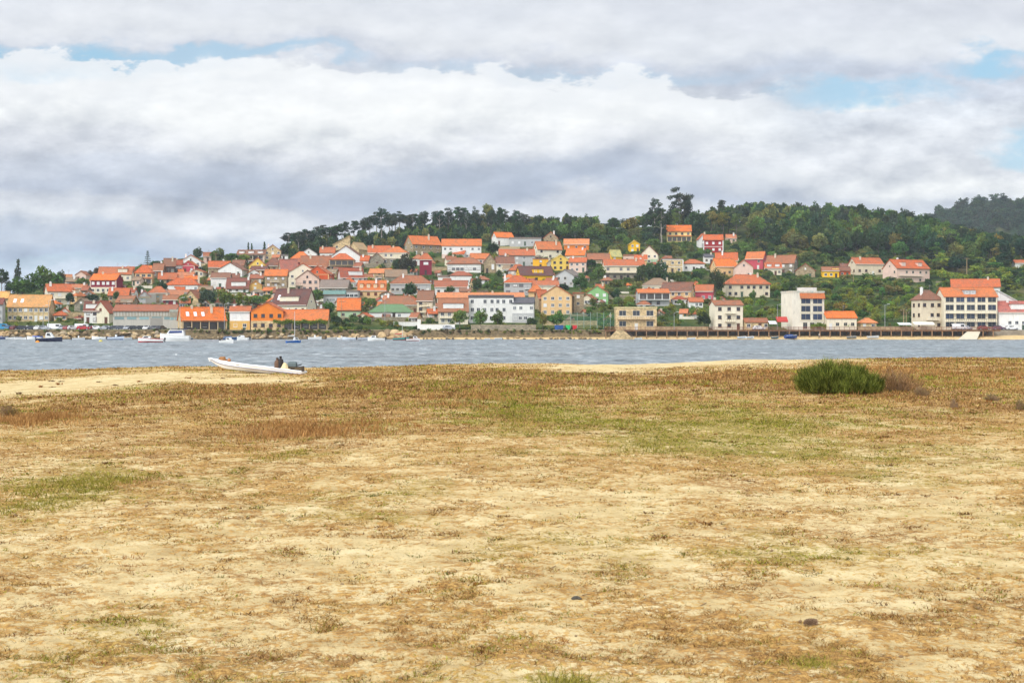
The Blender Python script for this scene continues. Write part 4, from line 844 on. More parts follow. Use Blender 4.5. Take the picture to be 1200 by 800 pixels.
def crown(kind, seed, n):
    g = np.random.default_rng(seed)
    if kind == 'broad': C = clumps(g, 24, (3.4, 3.4, 3.0), 5.6, (1.0, 1.9)); fl = .8
    elif kind == 'euc': C = clumps(g, 26, (2.8, 2.8, 6.0), 9.6, (.75, 1.5), .3, low=-.95); fl = .75
    elif kind == 'pine': C = clumps(g, 20, (3.0, 3.0, 4.0), 8.2, (.9, 1.5), .4, low=-.7); fl = .6
    elif kind == 'tower': C = clumps(g, 26, (4.6, 4.6, 6.0), 15, (.9, 1.7), .5, low=-.8); fl = .65
    elif kind == 'shrub': C = clumps(g, 14, (1.5, 1.5, 1.1), 1.0, (.5, .8), .4); fl = .8
    elif kind == 'cyp':
        z = np.linspace(.6, 9.6, 22); r = np.interp(z, [.6, 3, 9.6], [.9, 1.25, .25]); C = np.stack([g.normal(0, .2, 22)*r, g.normal(0, .2, 22)*r, z, r*g.uniform(.8, 1.1, 22)], 1); fl = 1.
    elif kind == 'conifer':
        C = []
        for z in np.linspace(2, 11.5, 16):
            R_ = np.interp(z, [2, 11.5], [2.6, .3])
            for a in range(6 if R_ > .9 else 3): th = g.uniform(0, 6.28); C.append((math.cos(th)*R_*.6, math.sin(th)*R_*.6, z-R_*.1, R_*.42+.15))
        C = np.array(C); fl = .5
    elif kind == 'norfolk':
        C = []
        for z in np.linspace(2.2, 10.5, 8):
            R_ = np.interp(z, [2.2, 10.5], [3.3, .5])
            for a in range(7): th = a*.9+z; C += [(math.cos(th)*R_*f, math.sin(th)*R_*f, z+.2*f, .35) for f in (.35, .65, .95)]
        C = np.array(C); fl = .4
    k = len(C); idx = g.integers(0, k, n); d = g.normal(size=(n, 3)); d /= np.linalg.norm(d, axis=1)[:, None]; d[:, 2] *= fl
    rr = g.uniform(.55, 1.08, n)[:, None]
    p = C[idx, :3]+d*C[idx, 3:4]*rr; p = p+g.normal(0, .12, (n, 3))
    ct = g.uniform(.68, 1.35, k); hue = g.uniform(-.14, .14, k)
    l = ct[idx]*g.uniform(.6, 1.4, n); h = hue[idx]+g.uniform(-.08, .08, n)
    tint = np.stack([l*(1+h*1.3), l, l*(1-h)], 1)
    return p, tint, C
SPECK = {'broad': .34, 'euc': .28, 'pine': .28, 'tower': .30, 'shrub': .19, 'cyp': .24, 'conifer': .25, 'norfolk': .22}
DIM = {'broad': (9.4, 9.4), 'euc': (6.6, 16.), 'pine': (7.4, 13.), 'tower': (11., 22.), 'shrub': (3.9, 2.7), 'cyp': (2.4, 10.), 'conifer': (5., 12.2), 'norfolk': (7., 11.)}
def crown_mesh(kind, seed, n, m):
    p, t, C = crown(kind, seed, n); V, Fq, A = leafquads(p, SPECK[kind], .1, .5, t, seed)
    return fast_mesh('crown', V, Fq, m, {'tint': A}), C
def trunk_mesh(kind, C, seed, m):
    g = random.Random(seed); b = MB(); W, Hh = DIM[kind]
    th = {'broad': 4.6, 'euc': 12, 'pine': 9.5, 'tower': 15, 'shrub': .7, 'cyp': 8, 'conifer': 11, 'norfolk': 10.5}[kind]
    r0 = .028*Hh*(.7 if kind in ('euc', 'pine', 'tower') else 1)
    pts = [Vector((0, 0, -1.2))]; 
    for i in range(1, 6): pts.append(Vector((g.uniform(-.25, .25), g.uniform(-.25, .25), th*i/5)) if kind != 'shrub' else Vector((g.uniform(-.1, .1), 0, th*i/5)))
    for i in range(5): b.tube(pts[i], pts[i+1], r0*(1-.13*i), r0*(1-.13*(i+1)), 6)
    if kind not in ('cyp', 'conifer', 'norfolk'):
        for c in C[::2]:
            zz = max(th*.25, min(th, c[2]-1.2)); s_ = pts[min(5, max(1, int(zz/th*5)))]
            b.tube(s_, Vector(c[:3]), r0*.34, r0*.10, 4, False)
    else:
        for z in np.linspace(1.5, th*.95, 9):
            a = g.uniform(0, 6.28); b.tube((0, 0, z), (math.cos(a)*W*.3*(1-z/Hh), math.sin(a)*W*.3*(1-z/Hh), z), r0*.25, r0*.08, 4, False)
    return b.mesh('trunk', m)
LEAF = dict(green=(.125,.205,.052), dark=(.060,.105,.042), grey=(.066,.092,.058), lime=(.24,.29,.05), olive=(.20,.21,.068), blue=(.052,.095,.055), yellow=(.23,.19,.04), brown=(.13,.10,.06))
LM = {k: foliage('leaves_'+k, v) for k, v in LEAF.items()}
_pt = {}; NL = {'broad': 1900, 'euc': 1800, 'pine': 1500, 'tower': 2500, 'shrub': 700, 'cyp': 700, 'conifer': 1100, 'norfolk': 900}
def proto(kind, colr, var):
    k = (kind, colr, var)
    if k not in _pt:
        cm, C = crown_mesh(kind, 100+var*7+len(kind), NL[kind], LM[colr]); _pt[k] = (cm, trunk_mesh(kind, C, var, M_BARKP if kind == 'tower' else M_BARK))
    return _pt[k]
TREES = []
NAMES = {'broad': ('broadleaf_tree', 'tree'), 'euc': ('eucalyptus_tree', 'tree'), 'pine': ('pine_tree', 'tree'), 'tower': ('eucalyptus_tree', 'tree'), 'shrub': ('shrub', 'shrub'), 'cyp': ('cypress_tree', 'tree'), 'conifer': ('conifer_tree', 'tree'), 'norfolk': ('norfolk_pine', 'tree')}
def tree(kind, colr, u, vb, vt, wpx, label, group, Y=None, zoff=0):
    Yy = Y or (Yt(vb) if vb < 384 else 472.0); k = Yy/FP; var = len(TREES) % 3
    cm, tm = proto(kind, colr, var); X = (u-600)*k
    z = float(terrain(X, Yy))-.1 if Y is None else CZ+(HZ-vb)*k
    zt = CZ+(HZ-vt)*k; h = max(1.2, zt-z); W, Hh = DIM[kind]
    root = empty(NAMES[kind][0], (X, Yy, z+zoff), random.uniform(0, 6.28)); sx = wpx*k/W
    root.scale = (sx, sx, h/Hh)
    link('crown', cm, root); link('trunk', tm, root)
    tag(root, label, NAMES[kind][1], group); TREES.append((u, vb, Yy)); return root
G1 = 'single trees and shrubs in the town'
for a in [
 ('conifer','grey',21,348,302,15,'tall narrow grey-green conifer spiking above the left-hand trees'),
 ('broad','green',26,352,326,40,'bright green dome-shaped tree right behind the amber roofed building'),
 ('broad','green',52,352,313,44,'big rounded green tree on the left skyline, widest one there'),
 ('pine','dark',2,350,311,17,'dark open-crowned pine cut by the picture\'s left edge'),
 ('broad','dark',71,340,317,14,'small blackish tree between the big rounded tree and the tiny cream house'),
 ('broad','blue',12,350,330,16,'blue-green tree low between the left-edge pine and the conifer'),
 ('broad','green',97,339,325,20,'green tree left of the maroon house'),
 ('broad','brown',114,326,313,14,'leafless greyish tree left of the wide orange roof on the skyline'),
 ('broad','brown',104,328,317,14,'brownish thin tree beside the pinkish low house'),
 ('broad','dark',82,360,342,14,'dark round tree in front of the bright orange hipped house'),
 ('broad','dark',108,355,344,20,'dense dark hedge-like tree under the maroon house'),
 ('shrub','green',62,371,359,12,'green shrub right of the long stone building'),
 ('shrub','green',103,378,369,13,'green shrub against the white wall with the dark red roof'),
 ('broad','dark',137,355,341,10,'narrow dark tree between two orange roofs above the warehouse'),
 ('norfolk','blue',173,312,294,11,'norfolk pine with tiered branches standing on the left skyline'),
 ('broad','dark',184,313,305,18,'low dark tree right of the norfolk pine'),
 ('broad','dark',232,306,290,14,'round dark tree on the skyline beside the tiny pink house'),
 ('broad','green',255,309,291,22,'wide green tree on the skyline with a pole before it'),
 ('broad','green',271,309,296,20,'green tree right of the skyline pole'),
 ('broad','lime',285,309,298,18,'light green tree just left of the three-dormer house'),
 ('cyp','dark',291,298,284,4,'left one of two thin cypresses above the three-dormer house'),
 ('cyp','dark',295,298,285,4,'right one of two thin cypresses above the three-dormer house'),
 ('cyp','dark',310,297,283,5,'single thin cypress left of the tall tan gabled house'),
 ('broad','dark',333,303,286,14,'dark tree right behind the tall tan gabled house'),
 ('broad','brown',342,302,285,18,'reddish brown tree at the left foot of the tall wood'),
 ('shrub','yellow',239,338,324,11,'yellowing bush left of the long plain white house'),
 ('broad','green',217,361,345,22,'leafy green tree behind the orange roofed boathouse'),
 ('broad','blue',243,363,338,24,'dusky blue-green tree above the boathouse roof'),
 ('broad','green',263,363,340,22,'green tree under the white dormer house'),
 ('broad','lime',283,363,343,24,'lime green tree behind the restaurant'),
 ('broad','green',299,362,345,22,'green tree below the small ochre gable'),
 ('broad','dark',163,348,334,13,'dark tree below the peach three-window house'),
 ('broad','dark',191,345,329,11,'dark narrow tree left of the big orange hipped roof'),
 ('broad','green',372,358,338,18,'green tree right of the large maroon-roofed house'),
 ('broad','green',386,372,353,16,'green tree left of the green-walled house'),
 ('shrub','lime',377,374,362,12,'lime bush behind the long orange tavern roof'),
 ('broad','green',434,368,348,18,'bright green tree above the left end of the green roof'),
 ('broad','dark',480,351,331,20,'very dark round tree in front of the faded brown hipped house'),
 ('broad','brown',477,327,298,26,'big bare-looking brownish tree in the middle of town'),
 ('broad','dark',466,322,302,16,'dark tree left of the tower-like maroon house'),
 ('broad','green',527,346,335,14,'green tree in front of the white red-roofed pair'),
 ('broad','green',529,308,295,13,'green tree below the long white house under the wood'),
 ('shrub','green',505,303,293,9,'small green shrub between the glowing orange roof and the long white house'),
 ('broad','dark',560,345,325,16,'dark green tree above the long thin orange roof'),
 ('broad','green',572,342,330,16,'green garden tree left of the grey glazed house'),
 ('broad','green',539,386,362,22,'leftmost of three leafy trees lined up before the white waterfront block'),
 ('broad','green',563,386,363,21,'middle one of three leafy trees lined up before the white waterfront block'),
 ('broad','green',583,385,364,18,'rightmost of three leafy trees lined up before the white waterfront block'),
 ('broad','dark',622,385,371,13,'small round dark tree left of the yellowish shore tree'),
 ('broad','yellow',636,385,366,11,'yellowish thin tree on the shore below the peach gable'),
 ('broad','green',652,385,365,24,'spreading fresh green tree on the shore below the peach gable'),
 ('broad','dark',662,303,293,10,'small round tree pressed between the yellow gable and steep orange roof'),
 ('broad','dark',577,300,284,19,'dark green tree below the white villa'),
 ('broad','green',680,345,321,22,'large green tree left of the light green house'),
 ('broad','dark',693,318,303,16,'dark tree right of the pinkish low-roofed house'),
 ('broad','green',702,332,312,20,'green tree below the stone house with pale brown roof'),
 ('broad','dark',722,354,338,13,'dark tree right of the light green house'),
 ('broad','dark',755,340,308,26,'left one of two big dark trees above the taupe roof'),
 ('broad','dark',775,340,306,28,'right one of two big dark trees above the taupe roof'),
 ('broad','green',796,336,318,20,'green tree below the white orange-hipped house'),
 ('broad','dark',816,334,317,20,'dark tree above the red walled house'),
 ('broad','dark',838,350,316,26,'tall dark tree right of the red walled house'),
 ('broad','dark',825,386,366,19,'dark ball-shaped tree beside the white and cream waterfront house'),
 ('shrub','green',789,385,376,12,'green bush right of the beige waterfront house'),
 ('broad','dark',866,324,312,10,'small dark tree before the pale pink gable'),
 ('broad','dark',899,326,315,12,'dark tree before the grey stone gable with the chimney'),
 ('shrub','yellow',985,370,350,24,'yellow-brown bush above the low cream house'),
 ('tower','grey',767,278,230,22,'broad leaning eucalyptus left of the tallest tree'),
 ('tower','grey',796,276,218,34,'tallest eucalyptus on the ridge with sky showing through its crown'),
 ('euc','grey',807,276,222,16,'slim eucalyptus just right of the tallest one'),
 ('euc','grey',846,268,230,13,'lone thin eucalyptus rising left of the right-hand wood'),
 ('tower','dark',775,285,243,26,'dark broad tree below the two tallest eucalyptus trees'),
 ('tower','grey',350,300,268,20,'leftmost wind-swept tree of the tall wood'),
 ('tower','grey',447,290,241,24,'tallest open-crowned tree in the left half of the wood'),
]:
    k, c, u, vb, vt, w_, lb = a; tree(k, c, u, vb, vt, w_, lb, G1)
# filling growth: shrubs and garden trees on the slope, never standing in front of a house that shows
def clear(u, vt, vb, w_, Y, lap=2, lap2=.12):
    for x0, x1, t_, b_, Yh, _ in HOUSES:
        if Yh > Y-1 and x0+lap < u+w_/2 and x1-lap > u-w_/2 and vt < b_-3-lap2*(b_-t_) and vb > t_+1: return False
        if abs(Yh+4-Y) < 9 and x0 < u+2 and x1 > u-2: return False
    return True
rnd = random.Random(5); nS = nB = 0; under = []; wood_ = []
ZONES = [(870,1075,334,383,150,['lime','green','olive','lime'],(8,20),(5,13)), (690,850,345,384,70,['lime','green','green','olive'],(8,18),(6,14)), (640,1000,286,345,150,['green','olive','dark','green'],(10,20),(7,15)),
         (1000,1210,300,345,90,['olive','lime','green','dark'],(12,26),(8,15)), (0,640,300,384,330,['green','dark','green','olive','lime'],(6,13),(4,9)), (-60,40,352,384,12,['green','olive'],(8,14),(6,10)),
         (1090,1210,325,345,25,['green','lime','dark'],(14,26),(10,16)), (385,432,372,384,14,['green','dark'],(10,14),(8,12)), (496,530,366,384,8,['green'],(6,10),(5,9)), (845,1000,290,335,80,['dark','green','olive'],(10,18),(7,13))]
for (u0, u1, v0, v1, n, cs, ws, hs) in ZONES:
    for i in range(n*3):
        u = rnd.uniform(u0, u1); vb = rnd.uniform(v0, v1); w_ = rnd.uniform(*ws); h_ = rnd.uniform(*hs)
        cv = float(np.interp(u, _CU, _CV))
        if vb < cv+2: continue
        if not clear(u, vb-h_, vb, w_, Yt(vb)): continue
        n -= 1
        if n < 0: break
        c = rnd.choice(cs)
        if h_ < 8.5 and nS < 285: tree('shrub', c, u, vb, vb-h_, w_, 'leafy garden shrub growing on the slope between the houses', 'shrubs on the slope between the houses'); nS += 1
        elif nB < 105: tree('broad', c, u, vb, vb-h_-2, w_, 'bushy broadleaf tree on the slope among the houses', 'bushy trees on the slope among the houses'); nB += 1
        else: under.append(('shrub' if h_ < 8.5 else 'broad', c, (u-600)*Yt(vb)/FP, Yt(vb), float(terrain((u-600)*Yt(vb)/FP, Yt(vb)))-.1, w_*Yt(vb)/FP/DIM['shrub' if h_ < 8.5 else 'broad'][0], (h_+1)*Yt(vb)/FP/DIM['shrub' if h_ < 8.5 else 'broad'][1]))
# low growth carpeting the slope
for i in range(9000):
    u = rnd.uniform(-80, 1290); vb = rnd.uniform(268, 384.5)
    if vb < float(np.interp(u, _CU, _CV))+1: continue
    w_ = rnd.uniform(5, 13); h_ = rnd.uniform(2, 5.5); Y = Yt(vb)
    if not clear(u, vb-h_, vb, w_, Y, 1, .3): continue
    k = Y/FP; sel = rnd.random(); gx_ = (u-600)*k; pn = float(fbm(gx_/30, Y/30, 3, 4.))
    c = ('lime' if pn > .52 else 'green' if pn > .44 else 'olive') if sel < .7 else rnd.choice(['dark', 'olive', 'yellow', 'green'])
    under.append(('shrub', c, gx_, Y, float(terrain(gx_, Y))-.3, w_*k/3.9, h_*k/2.7))
    if len(under) > 2600: break
for i in range(2600):                     # understorey along the foot and top of the left-hand wood
    u = rnd.uniform(336, 700); cv = float(np.interp(u, _CU, _CV)); vb = rnd.uniform(cv-9, cv+9); Y = Yt(vb); w_ = rnd.uniform(9, 16); h_ = rnd.uniform(9, 24)
    if not clear(u, vb-h_, vb, w_, Y, 1, .1): continue
    k = Y/FP; gx_ = (u-600)*k; z_ = float(terrain(gx_, Y)); wood_.append(('broad', rnd.choice(['dark', 'blue', 'dark', 'green', 'olive']), gx_, Y, z_-1.2, w_*k/9.4, h_*k/9.))
    if len(wood_) > 460: break
# the wood above the town: nearest trees one by one, the rest as one mass
LOWB = ([330,352,400,460,520,570,620,680,740,780,830,870,920,1000,1080,1150,1215,1260], [299,297,287,284,281,279,279,284,286,290,290,296,309,313,318,322,318,318])
cand = []
for row in range(60):
    Y = 610+row*8.0
    x = -.18*Y-20
    while x < .40*Y:
        x += rnd.uniform(5.5, 8.5) if x/Y*FP+600 < 650 else rnd.uniform(6.5, 10); yy = Y+rnd.uniform(-3.5, 3.5); u = x/yy*FP+600; e = (yy-470)/SL; v = HZ-e*FP
        lo = float(np.interp(u, *LOWB)); cv = float(np.interp(u, _CU, _CV))
        if u < 335 or v > lo or v < cv-(11 if u < 660 else 4): continue
        cand.append((u, x, yy, v, v < cv+1.5, lo))
cand.sort(key=lambda c: c[2])
stuff = []; nW = 0; KC = []
def treetop(u): return float(np.interp(u, [340,360,400,430,450,480,500,520,545,570,590,610,640,680,700,715,740,760,790,820,850,880,900,930,960,1000,1040,1075,1110,1150,1200,1260],
                                       [272,266,258,250,244,248,246,240,238,237,240,246,250,248,256,252,252,244,240,248,236,229,231,234,236,235,240,246,258,268,275,284]))
for (u, x, yy, v, atcrest, lo) in cand:
    left = u < 640; k = yy/FP
    kind = rnd.choice(['euc', 'euc', 'pine', 'tower']) if left else rnd.choice(['broad', 'broad', 'pine', 'euc', 'broad'])
    hpx = (v-treetop(u))*rnd.uniform(.84, 1.03) if v < lo-8 or left else rnd.uniform(10, 20)
    if not atcrest: hpx = min(hpx, rnd.uniform(22, 38))
    hpx = max(11, min(hpx, 50))
    if left and v > lo-5 and rnd.random() < .5: kind = 'broad'; hpx = rnd.uniform(9, 15)
    colr = rnd.choice(['grey', 'dark', 'blue', 'grey']) if left else rnd.choice(['dark', 'green', 'green', 'blue', 'green', 'dark', 'grey', 'olive'])
    if kind == 'broad' and left: colr = rnd.choice(['olive', 'green', 'dark'])
    if 905 < u < 1030 and v > lo-16: colr = rnd.choice(['olive', 'olive', 'dark', 'dark']); kind = 'broad'
    if rnd.random() < .012: colr = 'yellow' if not left else 'olive'
    wpx = {'euc': 5.6, 'pine': 7, 'tower': 9.5, 'broad': 9.5}[kind]/k*rnd.uniform(.85, 1.25)
    if not clear(u, v-hpx, v, wpx*.8, yy): continue
    nk = sum(1 for o_ in KC if o_ == kind)
    if nW < 285 and nk < (110 if kind == 'broad' else 285):
        KC.append(kind)
        tree(kind, colr, u, v, v-hpx, wpx, {'broad': 'rounded tree in the wood above the town', 'euc': 'tall thin eucalyptus in the wood above the town', 'tower': 'tall open-crowned eucalyptus in the wood above the town', 'pine': 'dark pine in the wood above the town'}[kind], 'trees of the wood above the town', Y=yy); nW += 1
    else: stuff.append((kind, colr, x, yy, float(terrain(x, yy))-.3, wpx*k/DIM[kind][0], hpx*k/DIM[kind][1]))
def merged(name, items, label, seed=3):
    Vs, Fs, As, Mi, off = [], [], [], [], 0; cols = sorted({i[1] for i in items}); cache = {}
    for (kind, colr, x, y, z, sx, sz) in items:
        v = rnd.randrange(4)
        if (kind, v) not in cache:
            nn = NL['shrub']//3 if kind == 'shrub' else 750; p, t, C = crown(kind, 50+v, nn); cache[(kind, v)] = leafquads(p, SPECK[kind]*1.4, .1, .5, t, v)
        V0, F0, A0 = cache[(kind, v)]; a = rnd.uniform(0, 6.28); c_, s_ = math.cos(a), math.sin(a); br = rnd.uniform(.75, 1.25)
        Vs.append(np.stack([(V0[:, 0]*c_-V0[:, 1]*s_)*sx+x, (V0[:, 0]*s_+V0[:, 1]*c_)*sx+y, V0[:, 2]*sz+z], 1)); Fs.append(F0+off); As.append(A0*br*(np.array(LEAF[colr])/.1)); off += len(V0)
    V, Fq, A = np.concatenate(Vs), np.concatenate(Fs), np.concatenate(As)
    tag(link(name, fast_mesh(name, V, Fq, LM_MASS, {'tint': A})), label, kind='stuff')
LM_MASS = foliage('leaves_mixed', (.1, .1, .1), 0, 0)
print('TREES', nS, nB, nW, len(stuff), len(TREES))
merged('woodland', stuff+wood_, 'mass of trees filling the wood along the ridge above the town')
for i in range(260):                       # weeds and brambles hanging over the sea wall
    u = rnd.uniform(255, 705) if i > 50 else rnd.uniform(-10, 250); Y = 461.3; k = Y/FP; under.append(('shrub', rnd.choice(['olive', 'green', 'lime', 'dark', 'brown']), (u-600)*k, Y, rnd.uniform(1.5, 2.9), rnd.uniform(2, 7)*k/3.9, rnd.uniform(2, 4.6)*k/2.7))
for i in range(150):                       # hedge and brambles along the promenade
    u = rnd.choice([rnd.uniform(385, 432), rnd.uniform(440, 640), rnd.uniform(560, 720), rnd.uniform(700, 835), rnd.uniform(965, 1070)]); Y = 472.8
    if not clear(u, 381, 386, 6, Y, 1, .1): continue
    k = Y/FP; under.append(('shrub', rnd.choice(['green', 'dark', 'lime', 'green']), (u-600)*k, Y, 2.95, rnd.uniform(5, 9)*k/3.9, rnd.uniform(3, 6)*k/2.7))
merged('undergrowth', under, 'brambles, canes and low bushes covering the slope between houses')
fs = []
for i in range(3600):
    yy = rnd.uniform(1330, 1700); x = rnd.uniform(300, 1000); u = x/yy*FP+600
    if u < 1000 or u > 1420: continue
    s_ = rnd.uniform(1.1, 1.9); fs.append((rnd.choice(['broad', 'broad', 'pine']), rnd.choice(['dark', 'grey', 'blue', 'blue']), x, yy, float(farz(x, yy))-2, s_, s_*rnd.uniform(.8, 1.1)))  # bluish leaf tones add distance haze through the colour
merged('far_woodland', fs, 'far-off wood covering the distant hill at the right')
# ================================================================ SHORE
def at(u, v, Y): return P(u, v, Y)
wl = empty('sea_wall', (0, 461.7, 0)); tag(wl, 'long tan stone sea wall below the promenade', 'sea wall', kind='thing')
MB().box(-420, 31.9, -.35, .29, -1.5, 2.95).build('wall', stone((132,114,86)), wl); MB().box(-420, 31.95, -.5, .45, 2.953, 3.12).build('coping', stone((168,152,122)), wl)
def rockmesh(seed, sub=2):
    import bmesh
    bm = bmesh.new(); bmesh.ops.create_icosphere(bm, subdivisions=sub, radius=1)
    o = Vector((seed*3.7, seed, 0))
    for v in bm.verts:
        d = v.co.normalized(); f = 1+.35*mnoise.noise(d*1.3+o)+.14*mnoise.noise(d*3.5+o); v.co = d*f
        for ax in (Vector((.6, .5, .62)), Vector((-.7, .3, .5)), Vector((.1, -.9, .3))):
            t = v.co.dot(ax.normalized()); 
            if t > .78: v.co -= ax.normalized()*(t-.78)
    me = bpy.data.meshes.new('boulder'); bm.to_mesh(me); bm.free(); return me
def m_rock(T):
    p, r, _ = objc(T); n = T.noise(p, 1.4, 5, .7)
    c = T.ramp(r, [(0, G(132,112,86)), (.35, G(176,146,104)), (.7, G(196,170,128)), (1, G(150,138,118))]); c = vary(T, c, n, .8)
    z = T.new('ShaderNodeSeparateXYZ'); T.l.new(T.new('ShaderNodeNewGeometry').outputs['Position'], z.inputs[0])
    c = T.mix(T.smooth(z.outputs[2], .75, .3, 0, .8), c, G(84,72,48))          # weed and tide stain
    return bsdf(T, c, .92, bump=n, bstr=.6, bdist=.15)
M_ROCK = mat('shore_rock', m_rock); RM = [rockmesh(i) for i in range(7)]
for m_ in RM: m_.materials.append(M_ROCK)
def boulder(x, y, z, s, label='tan boulder of the rough stone bank at the waterline', group='boulders along the sea wall'):
    o = link('boulder', rnd.choice(RM), None, (x, y, z)); o.scale = (s*rnd.uniform(.8, 1.5), s*rnd.uniform(.7, 1.1), s*rnd.uniform(.55, .85)); o.rotation_euler = (rnd.uniform(-.3, .3), rnd.uniform(-.3, .3), rnd.uniform(0, 6.3))
    tag(o, label, 'boulder', group); return o
for (u0, u1, n, zt) in ((-14, 200, 150, 2.3), (200, 300, 26, .9), (296, 430, 62, 1.5), (480, 700, 40, .6)):
    for i in range(n):
        u = rnd.uniform(u0, u1); t = rnd.random(); z = t*zt; y = 458.2+t*2.6
        boulder((u-600)/FP*y, y, z, rnd.uniform(.45, .95) if zt > 1 else rnd.uniform(.3, .6))
for i, (u, v, s, lb) in enumerate([(448, 390, 2.6, 'leftmost big rounded rock of the grey outcrop by the red-covered mast'), (455, 388, 3.3, 'tall rounded rock in the middle of the outcrop'), (463, 388, 3.6, 'highest pale rock of the shore outcrop'),
        (471, 389, 3.0, 'rightmost large rock of the shore outcrop'), (459, 393, 2.4, 'low rock at the water in front of the outcrop'), (474, 393, 1.8, 'small rock at the right foot of the outcrop'), (425, 392, 2.1, 'orange-tinted rock left of the outcrop'),
        (435, 393, 1.8, 'flat tan rock between the orange-tinted rock and the outcrop')]):
    y = 460.3-(v-388)*.35; o = boulder((u-600)/FP*y, y, CZ+(HZ-v)/FP*y-.9, s*.62, lb, None)
for i in range(26):
    u = rnd.uniform(440, 482); z = rnd.uniform(.1, 2.2); y = 458.5+z*1.0+rnd.uniform(-.3, .3); boulder((u-600)/FP*y, y, z, rnd.uniform(.6, 1.2), 'grey-tan rock piled in the shore outcrop', 'rocks of the shore outcrop')
# ---- boardwalk on piles
bw = empty('boardwalk', (0, 460, 0)); tag(bw, 'long brown timber boardwalk on piles above the beach', 'boardwalk')
TIM = wood((126,92,66)); TIMR = wood((134,84,66)); X0, X1 = 30, 158
MB().box(X0, X1, 0, 6.4, 3.0, 3.16).build('deck', TIM, bw)
q = MB()
for y in (.25, 5.8): q.box(X0, X1, y-.12, y+.12, 2.6, 2.997)
q.build('beam', TIM, bw)
x = X0+.3
while x < X1:
    q = MB().box(x-.15, x+.15, .1, .4, -.8, 2.597); q.box(x-.15, x+.15, 5.6, 5.9, -.8, 2.597); q.build('pile', wood((150,118,86)), bw); x += 3.3
q = MB(); x = X0
while x < X1:
    q.box(x-.05, x+.05, .02, .12, 3.163, 4.1); x += 1.65
for z in (3.45, 3.75, 4.05): q.box(X0, X1, .0, .06, z-.05, z+.05)
q.build('railing', TIMR, bw)
rp = empty('stone_ramp', P(727, 397, 458)); rp.location.z = 0; tag(rp, 'pale stone ramp and steps going down beside the beige waterfront house', 'ramp')
MB().loft([[(-4.5, 0, -.6), (4, 0, -.6), (4, 0, .5), (1, 0, 3.05), (-1, 0, 3.05)], [(-4.5, 3, -.6), (4, 3, -.6), (4, 3, .5), (1, 3, 3.05), (-1, 3, 3.05)]]).build('body', stone((196,170,130)), rp)
q = MB()
for i in range(9): t = i/8; q.box(.9+3*t, 1.0+3*t, -.08, 0-.002, 2.9-2.5*t, 3.9-2.5*t)
q.slab([(.9, -.1, 3.9), (4, -.1, 1.4), (4, -.03, 1.4), (.9, -.03, 3.9)], .08); q.build('railing', paint((90,70,60)), rp)
rp = empty('beach_ramp', P(1137, 397, 456)); rp.location.z = 0; tag(rp, 'light concrete slipway leading down to the beach near the big apartment block', 'ramp')
MB().slab([(-4.5, -2, .1), (1.5, -2, .1), (5, 5, 2.9), (1, 5, 2.9)], .4).build('slab', plaster((206,196,172)), rp)
# ---- walls, sheds
def wall_thing(u0, u1, vt, vb, m, label, Y=None, cop=True, name='garden_wall'):
    Y = Y or (Yt(vb) if vb < 384 else 471.2-(vb-384)*.9); k = Y/FP; w2 = (u1-u0)*k/2; h = (vb-vt)*k
    r = empty(name, P((u0+u1)/2, vb, Y)); tag(r, label, 'wall', kind='thing')
    MB().box(-w2, w2, 0, .35, -1.5, h).build('wall', m, r)
    if cop: MB().box(-w2-.06, w2+.06, -.07, .42, h+.003, h+.15).build('coping', stone((176,162,136)), r)
    return r
W_ = plaster((232,230,222)); SG = stone((146,136,118)); ST = stone((176,156,122))
for a in [(461,492,377,382,W_,'white wall with dark opening left of the white gate pillars'), (493,533,380,387,W_,'long white garden wall beside the green roofed hall'), (489,493,374,387,W_,'white gate pillar between the two white walls'),
          (384,430,372,376,SG,'grey wall above the dense hedge over the rocky shore'), (430,520,372,376,SG,'grey stone terrace wall under the green roofed hall'), (58,104,366,374,ST,'stone terrace wall left of the white house with the dark red roof'),
          (552,628,381,385,SG,'low wall under the white waterfront block'), (637,700,376,381,ST,'tan wall below the tall peach gable'), (560,600,344,349,SG,'grey bank wall above the long thin orange roof'),
          (500,560,313,317,ST,'stone wall below the long white house under the wood'), (700,760,346,350,SG,'grey garden wall right of the light green house'), (770,830,383,387,ST,'stone wall along the boardwalk right of the beige waterfront house'),
          (1097,1140,330,335,SG,'grey stone wall right of the big pale gabled house'), (1006,1070,383,387,ST,'tan wall behind the boardwalk near the pavilion'), (395,470,309,313,SG,'rubble wall under the stone gables in the left middle'), (255,300,358,362,SG,'stone wall under the lime green trees')]:
    wall_thing(*a)
WN = [stone(c) for c in ((160,146,122), (138,126,106), (184,166,134))]+[plaster((206,196,176)), plaster((222,214,196))]
nsh = nwl = 0; SEENL = set()
import re
def short(lb): return ' '.join(re.split(r' (?:with|behind|beside|left|right|above|below|under|in|on|at|by|between|directly|halfway|partly|alone|of the|of|touching|tucked|rising|attached|edged|cut|far|low|deep|near|over|and|from|painted|joining|rearmost|foremost|rightmost|largest|highest)(?= |$)|,', lb)[0].split()[:6])
_sh = [short(o['label']) for *_, o in HOUSES]
MAIN = [((x0+x1)/2, b_, ' '.join(o['label'].split()[:7]).rstrip(',') if _sh.count(t_) > 1 or len(t_.split()) < 2 else t_) for (x0, x1, _, b_, _, o), t_ in zip(HOUSES, _sh)]
MAIN = [m_ for m_ in MAIN if m_[2].split()[-1] not in ('with', 'a', 'the', 'by', 'of', 'and', 'its', 'to', 'big', 'dark', 'in', 'on', 'under', 'between', 'behind', 'beside', 'above', 'left', 'right', 'bright', 'white', 'orange', 'from', 'its', 'an', 'pinkish', 'long', 'halfway', 'two', 'three', 'grey', 'tall', 'middle')]
